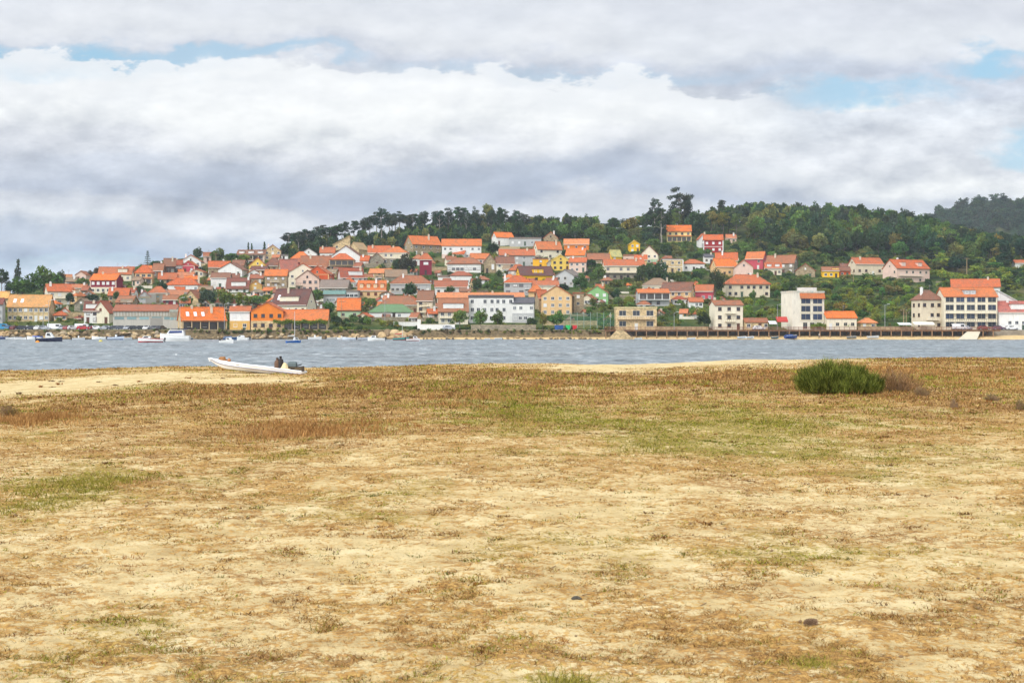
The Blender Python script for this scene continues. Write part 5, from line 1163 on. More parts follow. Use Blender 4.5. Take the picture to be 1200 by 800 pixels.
for i in range(5200):
    u = rnd.uniform(60, 880) if i % 4 else rnd.uniform(95, 440); vb = rnd.uniform(303, 380)
    if vb < float(np.interp(u, _CU, _CV))+6: continue
    if i % 2 and nsh < 185:
        big = rnd.random() < .55; w_ = rnd.uniform(11, 21) if big else rnd.uniform(7, 12); h_ = rnd.uniform(8, 13) if big else rnd.uniform(5, 7.5)
        if not clear(u, vb-h_, vb, w_, Yt(vb)-3, 1, .50 if big else .42): continue
        if u > 430 and rnd.random() < .5: continue
        wc = rnd.choice(['stone', 'greystone', 'tan', 'grey', 'cream', 'pink', 'white', 'white', 'beige', 'peach']); rc = rnd.choice(['red', 'dull', 'salmon', 'redorange', 'taupe', 'brown', 'orange', 'redorange', 'dull'])
        near = min(MAIN, key=lambda q_: (q_[0]-u)**2+2*(q_[1]-vb)**2); rel = ('right of' if u > near[0] else 'left of') if abs(u-near[0]) > 1.2*abs(vb-near[1]) else ('below' if vb > near[1] else 'above')
        lab = '%s %s with %s roof %s the %s' % ({'stone': 'brown stone', 'greystone': 'grey stone', 'tan': 'tan stone'}.get(wc, wc), 'house' if big else 'outhouse', {'dull': 'faded brown', 'redorange': 'orange-red', 'taupe': 'grey-brown', 'brown': 'dark brown'}.get(rc, rc), rel, near[2])
        if lab in SEENL or len(lab.split()) > 15: continue
        SEENL.add(lab)
        rr_, wd, d, hw, hr, k = house(lab, u-w_/2, u+w_/2, vb-h_, vb-h_*.64, vb, rnd.choice('GGGFH'), rnd.uniform(-24, 24), wc, rc, 'c:%d n:%d nt' % (big and rnd.random() < .5, rnd.choice([2, 3, 4]) if big else 2), 'house' if big else 'outhouse', 'house' if big else 'shed')
        rr_['group'] = 'smaller houses and outbuildings crowded between the larger ones'; nsh += 1
    elif nwl < 60:
        w_ = rnd.uniform(12, 30); h_ = rnd.uniform(2.2, 4.5)
        if not clear(u, vb-h_, vb, w_, Yt(vb), 1, .35): continue
        r = wall_thing(u-w_/2, u+w_/2, vb-h_, vb, WN[rnd.randrange(5)], 'low garden wall between the gardens on the slope', cop=False); r['group'] = 'garden walls between the houses'; r.rotation_euler.z = rnd.uniform(-.3, .3); nwl += 1
# ---- posts and poles
def pole(u, vt, vb, Y, label, name='street_lamp', arm=True, m=None, r=.07):
    k = Y/FP; o = empty(name, P(u, vb, Y)); h = (vb-vt)*k; m = m or paint((170,172,172), .4, metal=.3)
    MB().tube((0, 0, -1), (0, 0, h), r*1.4, r*.8, 6).build('pole', m, o)
    if name == 'street_lamp':
        MB().tube((0, 0, h-.1), (1.1, 0, h+.15), r*.6, r*.5, 5).build('arm', m, o); MB().box(.8, 1.6, -.14, .14, h+.12, h+.26).build('lamp_head', paint((210,212,210), .3), o)
    elif name == 'utility_pole':
        MB().box(-1.0, 1.0, -.06, .06, h-.5, h-.35).build('crossarm', wood((120,96,72)), o)
        for x in (-.85, 0, .85): MB().tube((x, 0, h-.35), (x, 0, h-.15), .06, .04, 5).build('insulator', paint((220,220,214)), o)
    tag(o, label, name.replace('_', ' ')); return o
WP = wood((168,146,112))
pole(57, 352, 386, 463.5, 'tall thin lamp post in front of the amber roofed building'); pole(50.5, 358, 386, 466, 'shorter grey lamp post left of the tall one by the amber roofed building')
pole(211, 349, 386, 463, 'lamp post at the left corner of the orange roofed boathouse'); pole(263, 356, 386, 463, 'slim lamp post between the boathouse and the restaurant')
pole(1133, 302, 331, Yt(331), 'tall pale wooden pole on the green slope above the apartment block', 'utility_pole', m=WP, r=.16); pole(911, 357, 386, 468, 'grey lamp post left of the tall cream block')
pole(1037, 357, 386, 469, 'lamp post among green canes right of the pavilion'); pole(1059, 362, 386, 469, 'left one of two wooden poles before the tan apartment house', 'utility_pole', m=WP, r=.12); pole(1062, 365, 386, 470.4, 'right one of two wooden poles before the tan apartment house', 'utility_pole', m=WP, r=.12)
pole(451, 347, 377, Yt(377), 'thin pole rising in front of the green roofed hall', 'flagpole'); pole(253, 296, 312, Yt(312), 'pale utility pole before the wide green skyline tree', 'utility_pole', m=WP, r=.1)
pole(498, 355, 380, Yt(380), 'wooden utility pole right of the green roofed hall', 'utility_pole', m=WP, r=.11); pole(790, 366, 386, 468, 'thin grey lamp post right of the beige waterfront house')
pole(1000, 318, 336, Yt(336), 'utility pole below the tan house on the right slope', 'utility_pole', m=WP, r=.1); pole(400, 352, 374, Yt(374), 'thin utility pole left of the green-walled house', 'utility_pole', m=WP, r=.1)
# ---- ball court fence
Y = 471; k = Y/FP; fc = empty('court_fence', P(692, 381.5, Y)); tag(fc, 'tall green netted fence of the ball court below the peach gable', 'fence')
w2 = 31*k; q = MB(); GN = paint((56,120,92), .6); hh = 15*k
for i in range(int(2*w2/.42)): q.box(-w2+i*.42-.03, -w2+i*.42+.03, -.02, .02, 0, hh)
for j in range(int(hh/.42)): q.box(-w2, w2, -.022, .024, j*.42, j*.42+.05)
q.build('net', GN, fc)
for i in range(9): MB().tube((-w2+i*w2/4, -.1, -1), (-w2+i*w2/4, -.1, hh+.2), .07, n=5).build('post', paint((150,170,160)), fc)
# ---- bins
def bin_(u, c, lb):
    o = empty('recycling_bin', (P(u, 386, 465).x, 465, 3.06)); tag(o, lb, 'bin'); m = paint(c, .4)
    MB().loft([[(-.55, -.5, .12), (.55, -.5, .12), (.55, .5, .12), (-.55, .5, .12)], [(-.75, -.6, 1.3), (.75, -.6, 1.3), (.75, .6, 1.3), (-.75, .6, 1.3)]]).build('body', m, o)
    MB().loft([[(-.78, y, 1.303), (.78, y, 1.303), (.7, y, 1.55), (-.7, y, 1.55)] for y in (-.63, .63)]).build('lid', m, o)
    for s in (-1, 1): MB().tube((s*.45-.05, -.4, .1), (s*.45+.05, -.4, .1), .1, n=8).build('wheel', paint((30,30,30)), o)
for a in ((652.5, (40,84,150), 'left blue bin under the spreading green shore tree'), (657.5, (36,78,140), 'right blue bin under the spreading green shore tree'), (665.5, (40,190,100), 'bright green bin right of the blue bins'), (673.5, (200,36,40), 'bright red bin left of the ball court')): bin_(*a)
# ================================================================ CARS
def vehicle(u, c, label, rz=0, kind='car', y=466.5, z=3.06):
    o = empty('van' if kind == 'van' else 'parked_car', (P(u, 386, y).x, y, z), rz); tag(o, label, kind, 'vehicles parked along the far shore')
    m = paint(c, .25, .5); L, Wd, Hh = (5.0, 1.9, 2.1) if kind == 'van' else (4.2, 1.74, 1.45)
    if kind == 'van': pr = [(-L/2, .35), (L/2, .35), (L/2, 1.0), (L/2-.5, 1.2), (L/2-1.1, Hh-.05), (L/2-1.4, Hh), (-L/2+.1, Hh), (-L/2, Hh-.2)]
    else: pr = [(-L/2, .3), (L/2, .3), (L/2+.05, .62), (L/2-.15, .8), (L/2-1.0, .93), (L/2-1.65, 1.38), (L/2-2.0, Hh), (-L/2+1.1, Hh), (-L/2+.6, 1.33), (-L/2+.12, .95), (-L/2, .7)]
    b = MB(); n = len(pr)
    def ring(w_, s_): return [(x*(1 if z < .95 else s_), w_*(1 if z < .95 else .84), z) for x, z in pr]
    b.loft([[(x*.985, yy_*.97, z) for x, yy_, z in ring(-Wd/2, 1)], ring(-Wd/2+.06, 1), ring(Wd/2-.06, 1), [(x*.985, yy_*.97, z) for x, yy_, z in ring(Wd/2, 1)]])
    bo = b.build('body', m, o)
    gl = glassy((34,38,44)); zz0, zz1 = (1.15, 1.75) if kind == 'van' else (.95, 1.32)
    for s in (-1, 1):
        y_ = s*(Wd/2*.84+.015)
        q = MB()
        if kind == 'van': q.box(L/2-2.2, L/2-1.1, min(y_, y_+.03*s), max(y_, y_+.03*s), zz0, zz1)
        else:
            q.box(-L/2+.95, -.1, min(y_, y_+.03*s), max(y_, y_+.03*s), zz0, zz1); q.box(0, L/2-1.75, min(y_, y_+.03*s), max(y_, y_+.03*s), zz0, zz1)
        q.build('side_window', gl, o)
    x_a, x_b = (L/2-.48, L/2-1.12) if kind == 'van' else (L/2-1.02, L/2-1.68)
    MB().slab([(x_a, -Wd*.38, zz0+.03), (x_a, Wd*.38, zz0+.03), (x_b, Wd*.36, zz1+.08), (x_b, -Wd*.36, zz1+.08)], -.03).build('windscreen', gl, o)
    MB().box(-L/2-.01 if kind == 'van' else -L/2+.15, -L/2+.03 if kind == 'van' else -L/2+.5, -Wd*.36, Wd*.36, zz0+.05, zz1-.02).build('rear_window', gl, o)
    for sx in (-1, 1):
        for s in (-1, 1):
            wh = MB().tube((sx*L*.31, s*(Wd/2-.18), .32), (sx*L*.31, s*(Wd/2+.02), .32), .32, n=12).build('wheel', paint((24,24,24), .8), o)
            MB().tube((sx*L*.31, s*(Wd/2+.021), .32), (sx*L*.31, s*(Wd/2+.03), .32), .19, n=8).build('rim', paint((170,172,176), .3, metal=.6), wh)
    for s in (-1, 1): MB().box(L/2-.02, L/2+.06, s*.6-.18, s*.6+.18, .62, .76).build('headlight', paint((230,232,236), .1), o)
    return o
CW, CD, CR, CS = (228,228,226), (44,48,58), (176,28,36), (168,172,178)
for a in [(2,(40,130,170),'turquoise van at the left edge of the car park',0,'van'), (11,(56,110,150),'blue car beside the turquoise van',1.4), (18,(120,60,58),'dull red car left of the dark cars',1.2), (24,CD,'first dark car from the left in the car park',.2), (33,CW,'white car behind the dark cars, under the lamp post',.0,'car',470), (38,CD,'dark car directly under the tall lamp post',.1),
          (46,CW,'white hatchback left of the white camper van',1.3), (52,CS,'silver car behind the white cabin boat',.1), (65,CW,'white camper van with a blue door panel in the car park',0,'van',467.5), (73,CS,'silver car right of the camper van',1.5), (79,(150,50,50),'dark red hatchback before the white van',1.4), (84,CW,'white car left of the white minibus',.9),
          (97,CW,'white minibus in the middle of the car park',0,'van',470), (98,CR,'bright red car in front of the white minibus',0,'car',464.5), (107,(150,30,40),'crimson car tucked right of the bright red one',1.2), (114,CW,'white car under the stone steps',0), (123,CS,'light grey car left of the warehouse corner',.1), (133,CD,'black car at the warehouse corner',0),
          (143,(70,76,88),'slate grey car before the warehouse',.1), (150,CS,'silver car in the warehouse shade',1.4), (157,(34,36,40),'black car with sloping back before the warehouse',.1), (166,(24,26,30),'black van-like car before the warehouse door',0), (172,CW,'white car beside the warehouse door',1.5), (179,(90,92,96),'grey car right of the warehouse door',0), (189,(60,60,64),'dark grey car at the right end of the warehouse row',1.3)]:
    u, c, lb, rz = a[:4]; vehicle(u, c, lb, rz+rnd.choice([0, math.pi]), a[4] if len(a) > 4 else 'car', a[5] if len(a) > 5 else 466.5)
for a in [(889,CW,'white car parked on the boardwalk before the garage row',0), (526,CS,'silver car before the long white garden wall',0), (1124,CW,'white van under the big apartment block',0,'van'), (1132,CS,'silver car right of the white van under the apartments',0), (1170,(90,60,80),'purple-grey car at the right edge of the boardwalk',0), (1186,CW,'white car before the white house at the right edge',0), (1153,(120,40,40),'dark red car below the apartment block',0)]:
    u, c, lb, rz = a[:4]; vehicle(u, c, lb, rz, a[4] if len(a) > 4 else 'car', 468.2)
# awnings on the right-hand cafes
def awning(u0, u1, v0, v1, c, label):
    Y = 469; k = Y/FP; w2 = (u1-u0)*k/2; o = empty('awning', P((u0+u1)/2, v1, Y)); h = (v1-v0)*k; tag(o, label, 'awning')
    MB().slab([(-w2, -2.4, h*.35), (w2, -2.4, h*.35), (w2, 0, h), (-w2, 0, h)], .07).build('canopy', paint(c, .8), o); MB().box(-w2, w2, -2.45, -2.405, h*.35-.35, h*.35-.01).build('valance', paint(c, .8), o)
    for s in (-1, 1): MB().tube((s*w2*.95, -2.3, -(386-v1+1)*k-1.0), (s*w2*.95, -2.3, h*.33), .04, n=5).build('post', paint((120,120,120)), o)
awning(1069, 1093, 377, 381, (236,230,214), 'long white cafe awning before the tan apartment house'); awning(1051, 1066, 378, 380.5, (220,224,224), 'small white canopy left of the long cafe awning')
awning(909, 922, 371, 379, (180,60,50), 'sloping red awning left of the tall cream block'); awning(900, 909, 376, 380, (226,228,230), 'white parasol-like awning left of the red awning')
# hedge along the right-hand terrace
# ================================================================ BOATS
def boat(name, u, vw, Lp, c, label, yaw=0, cabin=None, stripe=None, ob=True, mast=0, cover=None, cc=(236,236,232), cat='boat', h=None, Y=None):
    Y = Y or min(457., CZ*FP/(vw-HZ)); k = Y/FP; Lp *= 1.12; L = Lp*k; W = L*.34 if L > 5 else L*.38; Hh = h or (.16*L if L < 5 else .13*L)
    o = empty(name, ((u-600)*k, Y, 0.02), yaw); tag(o, label, cat, 'boats moored off the far shore'); n = 13; rings = []; top = []
    for i in range(n):
        t = i/(n-1); x = -L/2+L*t; wv = W/2*(1-max(0, (t-.35)/.65)**2.3)*(.86+.14*min(1, t*4)); wv = max(wv, .03); sh = Hh*(1+.45*t**2); kl = -.22+.5*Hh*max(0, t-.75)*2.4
        rings.append([(x, -wv, sh), (x, -wv*.96, sh*.5), (x, -wv*.72, .02), (x, 0, kl), (x, wv*.72, .02), (x, wv*.96, sh*.5), (x, wv, sh), (x, wv-.05 if wv > .1 else 0, sh+.0), (x, 0, sh-.12), (x, -wv+.05 if wv > .1 else 0, sh+.0)])
    b = MB(); b.loft(rings); b.build('hull', paint(c, .25, .5), o)
    for s in (-1, 1):
        q = MB()
        for i in range(n-1):
            a0, a1 = rings[i][0 if s < 0 else 6], rings[i+1][0 if s < 0 else 6]; q.tube(a0, a1, .05, n=5, caps=False)
        q.build('gunwale', paint((200,198,190) if not stripe else stripe, .4), o)
    if stripe:
        q = MB(); q.loft([[(r_[j][0], r_[j][1]*1.02, r_[j][2]*f) for j, f in ((2, 1), (1, .55))] for r_ in rings], close=False, caps=False); q.loft([[(r_[j][0], r_[j][1]*1.02, r_[j][2]*f) for j, f in ((5, .55), (4, 1))] for r_ in rings], close=False, caps=False); q.build('stripe', paint(stripe, .3), o)
    if ob:
        eo = MB(); eo.box(-L/2-.42, -L/2-.06, -.17, .17, Hh*.75, Hh*.75+.55); eo.box(-L/2-.32, -L/2-.16, -.08, .08, -.4, Hh*.75-.003)
        eo.build('outboard_motor', paint((28,30,36) if not cover else (40,70,140), .3), o)
    if cabin in ('cuddy', 'cruiser', 'wheel'):
        a, z1 = {'cuddy': ((.02, .30), .75), 'cruiser': ((-.32, .22), 1.55), 'wheel': ((-.12, .10), 1.5)}[cabin]; x0, x1 = a[0]*L, a[1]*L; w_ = W*.36; zc = Hh*1.0
        cb = MB().loft([[(x0, -w_, zc), (x1+.1*L, -w_*.7, zc), (x1+.1*L, w_*.7, zc), (x0, w_, zc)], [(x0, -w_, zc+z1*.55), (x1+.03*L, -w_*.7, zc+z1*.45), (x1+.03*L, w_*.7, zc+z1*.45), (x0, w_, zc+z1*.55)], [(x0+.03*L, -w_*.85, zc+z1), (x1-.05*L, -w_*.7, zc+z1), (x1-.05*L, w_*.7, zc+z1), (x0+.03*L, w_*.85, zc+z1)]]).build('cabin', paint(cc, .3), o)
        wc_ = glassy((30,52,110)) if cabin == 'cruiser' else glassy((40,46,54))
        for s in (-1, 1):
            y_ = s*w_*.96; MB().loft([[(x0+.05*L, y_, zc+z1*.5), (x1-.02*L, s*w_*.84, zc+z1*.42), (x1-.07*L, s*w_*.8, zc+z1*.86), (x0+.06*L, s*w_*.93, zc+z1*.88)], [(x0+.05*L, y_+s*.06, zc+z1*.5), (x1-.02*L, s*w_*.84+s*.06, zc+z1*.42), (x1-.07*L, s*w_*.8+s*.06, zc+z1*.86), (x0+.06*L, s*w_*.93+s*.06, zc+z1*.88)]]).build('window', wc_, cb)
        if cabin == 'cruiser':
            MB().slab([(x0-.1*L, -w_, zc+z1+.30), (x1-.12*L, -w_, zc+z1+.40), (x1-.12*L, w_, zc+z1+.40), (x0-.1*L, w_, zc+z1+.30)], .12).build('sun_top', paint((34,48,110), .7), o)
            for s in (-1, 1): MB().tube((x0, s*w_*.9, zc+z1*.5), (x0-.02*L, s*w_*.9, zc+z1+.28), .04, n=5).build('top_post', paint((190,190,190)), o)
            MB().box(-.02*L, .0*L, -W*.47-.05, -W*.40, Hh*.3, Hh*1.0).build('fender', paint((30,40,90)), o)
    if cabin == 'console': MB().box(-.05*L, .05*L, -.3, .3, Hh*.6, Hh+.75).build('console', paint(cc), o); MB().slab([(.05*L, -.35, Hh+.7), (.05*L, .35, Hh+.7), (.0, .35, Hh+1.1), (.0, -.35, Hh+1.1)], .03).build('windscreen', glassy((60,70,80)), o)
    if cover: 
        rr2 = [[(r_[0][0], r_[0][1]*.98, r_[0][2]+.03), (r_[0][0], r_[0][1]*.5, r_[0][2]+.34), (r_[0][0], -r_[0][1]*.5, r_[0][2]+.34), (r_[0][0], -r_[0][1]*.98, r_[0][2]+.03)] for r_ in rings[1:8]]; MB().loft(rr2).build('cover', paint(cover, .8), o)
    if mast:
        mh = mast*k; MB().tube((.08*L, 0, 0), (.08*L, 0, mh), .08, .04, 6).build('mast', paint((206,206,202), .4), o)
        MB().tube((.08*L, 0, Hh+1.0), (-.40*L, 0, Hh+1.0), .05, n=5).build('boom', paint((206,206,202), .4), o)
        if mast < 25 or cat == 'sailing boat': MB().tube((.05*L, 0, Hh+1.16), (-.38*L, 0, Hh+1.12), .16, .10, 6).build('furled_sail', paint((200,36,32) if stripe == (180,30,30) else (214,210,200), .8), o)
        q = MB()
        for p_ in ((L*.48, 0, Hh*1.4), (-.45*L, 0, Hh)): q.tube(p_, (.08*L, 0, mh*.97), .015, n=3, caps=False)
        q.build('rigging', paint((120,120,120)), o)
    for s in (0,) if L > 3 else (): MB().box(-L*.30, -L*.22, -W*.42, W*.42, Hh*.86, Hh*.86+.05).build('thwart', wood((150,120,90)), o)
    return o
W3 = (234,234,230); PI = math.pi
for a in [
 dict(name='motorboat', u=2, vw=397.0, Lp=14, c=(60,70,110), label='boat under a dark blue cover at the left edge', cover=(44,58,110), ob=False),
 dict(name='dinghy', u=14, vw=397.3, Lp=12, c=W3, label='small white dinghy beside the boat under the dark blue cover', ob=False),
 dict(name='motorboat', u=40, vw=397.5, Lp=15, c=W3, label='white boat with a bright blue cover behind the white cabin boat', cover=(36,84,170), yaw=PI),
 dict(name='cabin_boat', u=58, vw=400.2, Lp=27, c=(34,40,66), label='white cabin boat with dark navy hull near the orange buoy', cabin='wheel', cc=W3),
 dict(name='dinghy', u=116, vw=397.6, Lp=15, c=W3, label='white open boat with black outboard beside the yellow buoy', yaw=PI),
 dict(name='motorboat', u=136, vw=398.2, Lp=17, c=(206,216,226), label='white and blue small boat left of the red-hulled boat', cabin='console', stripe=(40,80,150)),
 dict(name='fishing_boat', u=177, vw=401.2, Lp=27, c=W3, label='small white fishing boat with a red bottom', stripe=(186,28,40), cabin='cuddy', yaw=PI),
 dict(name='motor_cruiser', u=205, vw=399.8, Lp=31, c=W3, label='white motor cruiser with dark blue canopy, largest boat afloat', cabin='cruiser', yaw=PI, ob=False, h=1.5),
 dict(name='dinghy', u=222, vw=397.6, Lp=8, c=(70,80,90), label='small grey dinghy right of the motor cruiser', yaw=.5),
 dict(name='motorboat', u=266, vw=402.2, Lp=17, c=W3, label='white boat with red markings in front of the blue-topped boat', cabin='cuddy', yaw=-.5),
 dict(name='motorboat', u=270, vw=398.2, Lp=15, c=(60,90,130), label='boat with a blue canvas top behind the white one with red markings', cover=(40,84,130), ob=False, yaw=.3),
 dict(name='motorboat', u=285, vw=399.2, Lp=18, c=W3, label='rounded white boat with a dark outboard right of the blue-topped boat', cabin='cuddy', yaw=PI-.6),
 dict(name='sailing_boat', u=344, vw=402.0, Lp=16, c=(34,96,170), label='little sailing boat with bright blue hull and tall mast', cat='sailing boat', mast=37, ob=False, cabin='cuddy', yaw=.5),
 dict(name='dinghy', u=369, vw=397.8, Lp=14, c=W3, label='long low white boat right of the blue sailing boat', cabin='console'),
 dict(name='dinghy', u=389, vw=397.4, Lp=11, c=(220,216,206), label='third small white boat from the rock outcrop', yaw=.4),
 dict(name='motorboat', u=409, vw=398.2, Lp=14, c=(214,222,232), label='white boat with a blue outboard left of the orange-tinted rock', yaw=PI, cover=None),
 dict(name='motorboat', u=441, vw=399.6, Lp=18, c=W3, label='white boat with black outboard below the orange-tinted rock', yaw=PI, cabin='cuddy'),
 dict(name='sailing_boat', u=470, vw=398.8, Lp=17, c=(70,150,140), label='turquoise-bottomed boat with mast and furled red sail', cat='sailing boat', mast=22, stripe=(180,30,30), ob=False),
 dict(name='fishing_boat', u=484, vw=399.6, Lp=14, c=W3, label='white and red boat right of the furled red sail', stripe=(176,50,40), cabin='cuddy'),
 dict(name='motorboat', u=24, vw=398.2, Lp=12, c=W3, label='white boat with a grey cover, left of the white cabin boat', cover=(120,124,130), ob=False),
 dict(name='motorboat', u=92, vw=398.6, Lp=13, c=(222,224,226), label='small white boat with a low windscreen left of the black outboard boat', cabin='console', yaw=.3),
 dict(name='dinghy', u=149, vw=397.8, Lp=10, c=(210,214,214), label='pale dinghy just left of the red-bottomed fishing boat', yaw=.4),
 dict(name='motorboat', u=400, vw=397.6, Lp=9, c=(226,228,228), label='little white boat between two others left of the orange-tinted rock', cabin='console', yaw=PI),
 dict(name='motorboat', u=425, vw=398.0, Lp=11, c=W3, label='white motorboat with blue stripe below the orange-tinted rock', stripe=(50,90,150), yaw=.2),
 dict(name='dinghy', u=571, vw=397.4, Lp=6, c=(220,222,222), label='tiny white boat below the shore trees, left of a pair', ob=False),
 dict(name='dinghy', u=584, vw=397.4, Lp=8, c=(206,210,206), label='small flat white boat below the shore trees', ob=False),
 dict(name='dinghy', u=748, vw=397.6, Lp=8, c=(216,220,214), label='small pale boat at the foot of the stone ramp', ob=False),
 dict(name='dinghy', u=810, vw=397.6, Lp=9, c=(226,226,222), label='white dinghy under the boardwalk, near the dark ball-shaped tree', ob=False),
]:
    boat(**a)
def beachboat(u, Lp, c, label, cover=None, yaw=0):
    Y = 457.; o = boat('dinghy', u, 397.5, Lp, c, label, yaw=yaw, ob=False, cover=cover, Y=Y); o.location.z = .45; o['group'] = 'boats pulled up on the far beach'
beachboat(869, 9, (214,220,222), 'pale dinghy on the sand left of the blue-covered boat'); beachboat(879, 9, W3, 'white dinghy on the sand below the garage row', yaw=.3); beachboat(908, 8, (90,110,110), 'grey-green dinghy on the sand'); beachboat(927, 15, (40,70,130), 'blue boat with blue cover on the sand below the cream block', (40,76,140), .4)
beachboat(1023, 12, (206,208,206), 'grey boat under the boardwalk near the pavilion'); beachboat(998, 10, (120,124,120), 'grey upturned-looking boat on the sand below the low cream house')
for u, v, c, lb in ((44, 401.5, (236,150,40), 'orange mooring buoy in front of the white cabin boat'), (118, 400.5, (206,190,90), 'yellowish mooring buoy by the white open boat'), (206.5, 416, (230,230,226), 'tiny white float alone in the open water')):
    Y = CZ*FP/(v-HZ); s = .55 if v < 410 else .15; o = empty('mooring_buoy', ((u-600)/FP*Y, Y, 0)); tag(o, lb, 'buoy')
    q = MB(); q.loft([[(math.cos(t)*r_*s, math.sin(t)*r_*s, z*s) for t in np.linspace(0, 2*PI, 13)[:-1]] for r_, z in ((.3, -.8), (.8, -.5), (1, 0), (.85, .5), (.5, .85), (.2, 1.0))]); q.build('float', paint(c, .5), o, smooth=True)
    MB().tube((0, 0, s), (0, 0, s*1.6), s*.09, n=6).build('ring', paint((90,90,90)), o)

def vine(u0, u1, v, Y, label, n=9):
    k = Y/FP; o = empty('climbing_vine', P((u0+u1)/2, v, Y)); w2 = (u1-u0)*k/2; g = np.random.default_rng(int(u0)); N_ = 2600; tag(o, label, 'vine')
    x = g.uniform(-w2, w2, N_); p = np.stack([x, g.normal(0, .35, N_), .25*np.sin(x*1.3)+g.normal(0, .33, N_)], 1); l = g.uniform(.6, 1.4, N_)
    V, Fq, A = leafquads(p, .17, .1, .5, np.stack([l*1.05, l, l*.9], 1), 3); link('foliage', fast_mesh('foliage', V, Fq, LM['lime'], {'tint': A}), o)
    q = MB(); 
    for i in range(n): xx = -w2+2*w2*(i+.5)/n; q.tube((xx, 0, CZ-P(0, v, Y).z-.1), (xx+.1, 0, .1), .05, .03, 5)
    q.build('stem', M_BARK, o)
vine(320, 384, 377, 468.2, 'long green vine covering the porch edge of the orange tiled tavern'); vine(950, 998, 381.5, 470, 'low green vine along the front of the low cream house with orange roof', 6)
# ================================================================ FOREGROUND
def m_blade(T):
    at = T.new('ShaderNodeAttribute', attribute_name='tint'); d = T.new('ShaderNodeBsdfDiffuse'); T.l.new(at.outputs['Color'], d.inputs[0])
    t = T.new('ShaderNodeBsdfTranslucent'); T.l.new(at.outputs['Color'], t.inputs[0]); mx = T.new('ShaderNodeMixShader'); mx.inputs[0].default_value = .3
    T.l.new(d.outputs[0], mx.inputs[1]); T.l.new(t.outputs[0], mx.inputs[2]); return mx.outputs[0]
M_BLADE = mat('grass_blade', m_blade)
def blades(name, X, Y, h, wd, lean, cols, label, zoff=0., spread=.05, per=6, kind='stuff'):
    g = np.random.default_rng(len(X)); n = len(X)*per
    bx = np.repeat(X, per)+g.normal(0, 1, n)*np.repeat(spread*np.ones(len(X)), per); by = np.repeat(Y, per)+g.normal(0, 1, n)*np.repeat(spread*np.ones(len(X)), per)
    bz = dune(bx, by)-.008+zoff; hh = np.repeat(h, per)*g.uniform(.45, 1.25, n); ww = np.repeat(wd, per)*g.uniform(.6, 1.3, n)
    a = g.uniform(0, 2*np.pi, n); l = np.repeat(lean, per)*g.uniform(.2, 1.6, n); dx, dy_ = np.cos(a)*l*hh, np.sin(a)*l*hh; b_ = g.uniform(0, np.pi, n); wx, wy = np.cos(b_)*ww/2, np.sin(b_)*ww/2
    V = np.empty((n, 5, 3)); 
    V[:, 0] = np.stack([bx-wx, by-wy, bz], 1); V[:, 1] = np.stack([bx+wx, by+wy, bz], 1)
    V[:, 2] = np.stack([bx+dx*.4+wx*.7, by+dy_*.4+wy*.7, bz+hh*.6], 1); V[:, 3] = np.stack([bx+dx*.4-wx*.7, by+dy_*.4-wy*.7, bz+hh*.6], 1); V[:, 4] = np.stack([bx+dx, by+dy_, bz+hh], 1)
    i = np.arange(n)*5; T1 = np.stack([i, i+1, i+2], 1); T2 = np.stack([i, i+2, i+3], 1); T3 = np.stack([i+3, i+2, i+4], 1)
    C = np.repeat(cols, per, 0)*g.uniform(.7, 1.3, (n, 1)); C = np.repeat(C, 5, 0)
    o = link(name, fast_mesh(name, V.reshape(-1, 3), np.concatenate([T1, T2, T3]), M_BLADE, {'tint': np.clip(C, 0, .8)})); tag(o, label, kind=kind); return o
def cmix(a, b, t): return a*(1-t)[:, None]+b*t[:, None]
L_ = lambda *c: np.array(lin(*c))
nT = 230000
Y = np.exp(rng.uniform(math.log(5.6), math.log(73), nT)); X = rng.uniform(-.5, .5, nT)*Y
cov, gr, rd = fields(X, Y); fine = fbm(X*3.1, Y*3.1, 3, 11.); keep = rng.random(nT) < np.clip(cov*1.15-.08+(fine-.5)*2.2, .02, 1)
X, Y, cov, gr, rd = X[keep], Y[keep], cov[keep], gr[keep], rd[keep]; n = len(X)
straw = cmix(np.tile(L_(132,98,50), (n, 1)), np.tile(L_(214,184,118), (n, 1)), rng.random(n)); brown = cmix(np.tile(L_(84,56,32), (n, 1)), np.tile(L_(186,146,92), (n, 1)), rng.random(n)); green = cmix(np.tile(L_(72,82,30), (n, 1)), np.tile(L_(168,168,64), (n, 1)), rng.random(n))
c = cmix(straw, brown, (rng.random(n) < np.clip(rd*.9+.18, 0, .8))*1.); gm = rng.random(n) < np.clip(gr*.85+.03, 0, .8); c = cmix(c, green, gm*1.)
hgt = (.010+.022*cov+.026*sstep(Y, 16, 50)*cov)*rng.uniform(.6, 1.5, n)*(1+rd*sstep(Y, 20, 45)*.5); wdt = np.maximum(.006, Y*.0008)
blades('dry_grass', X, Y, hgt, wdt, np.full(n, 1.6)-.8*sstep(Y, 14, 40), c, 'sparse dry straw-coloured grass over the dune', spread=.02+.0022*Y[:, None].ravel(), per=5)
print('TUFTS', n)
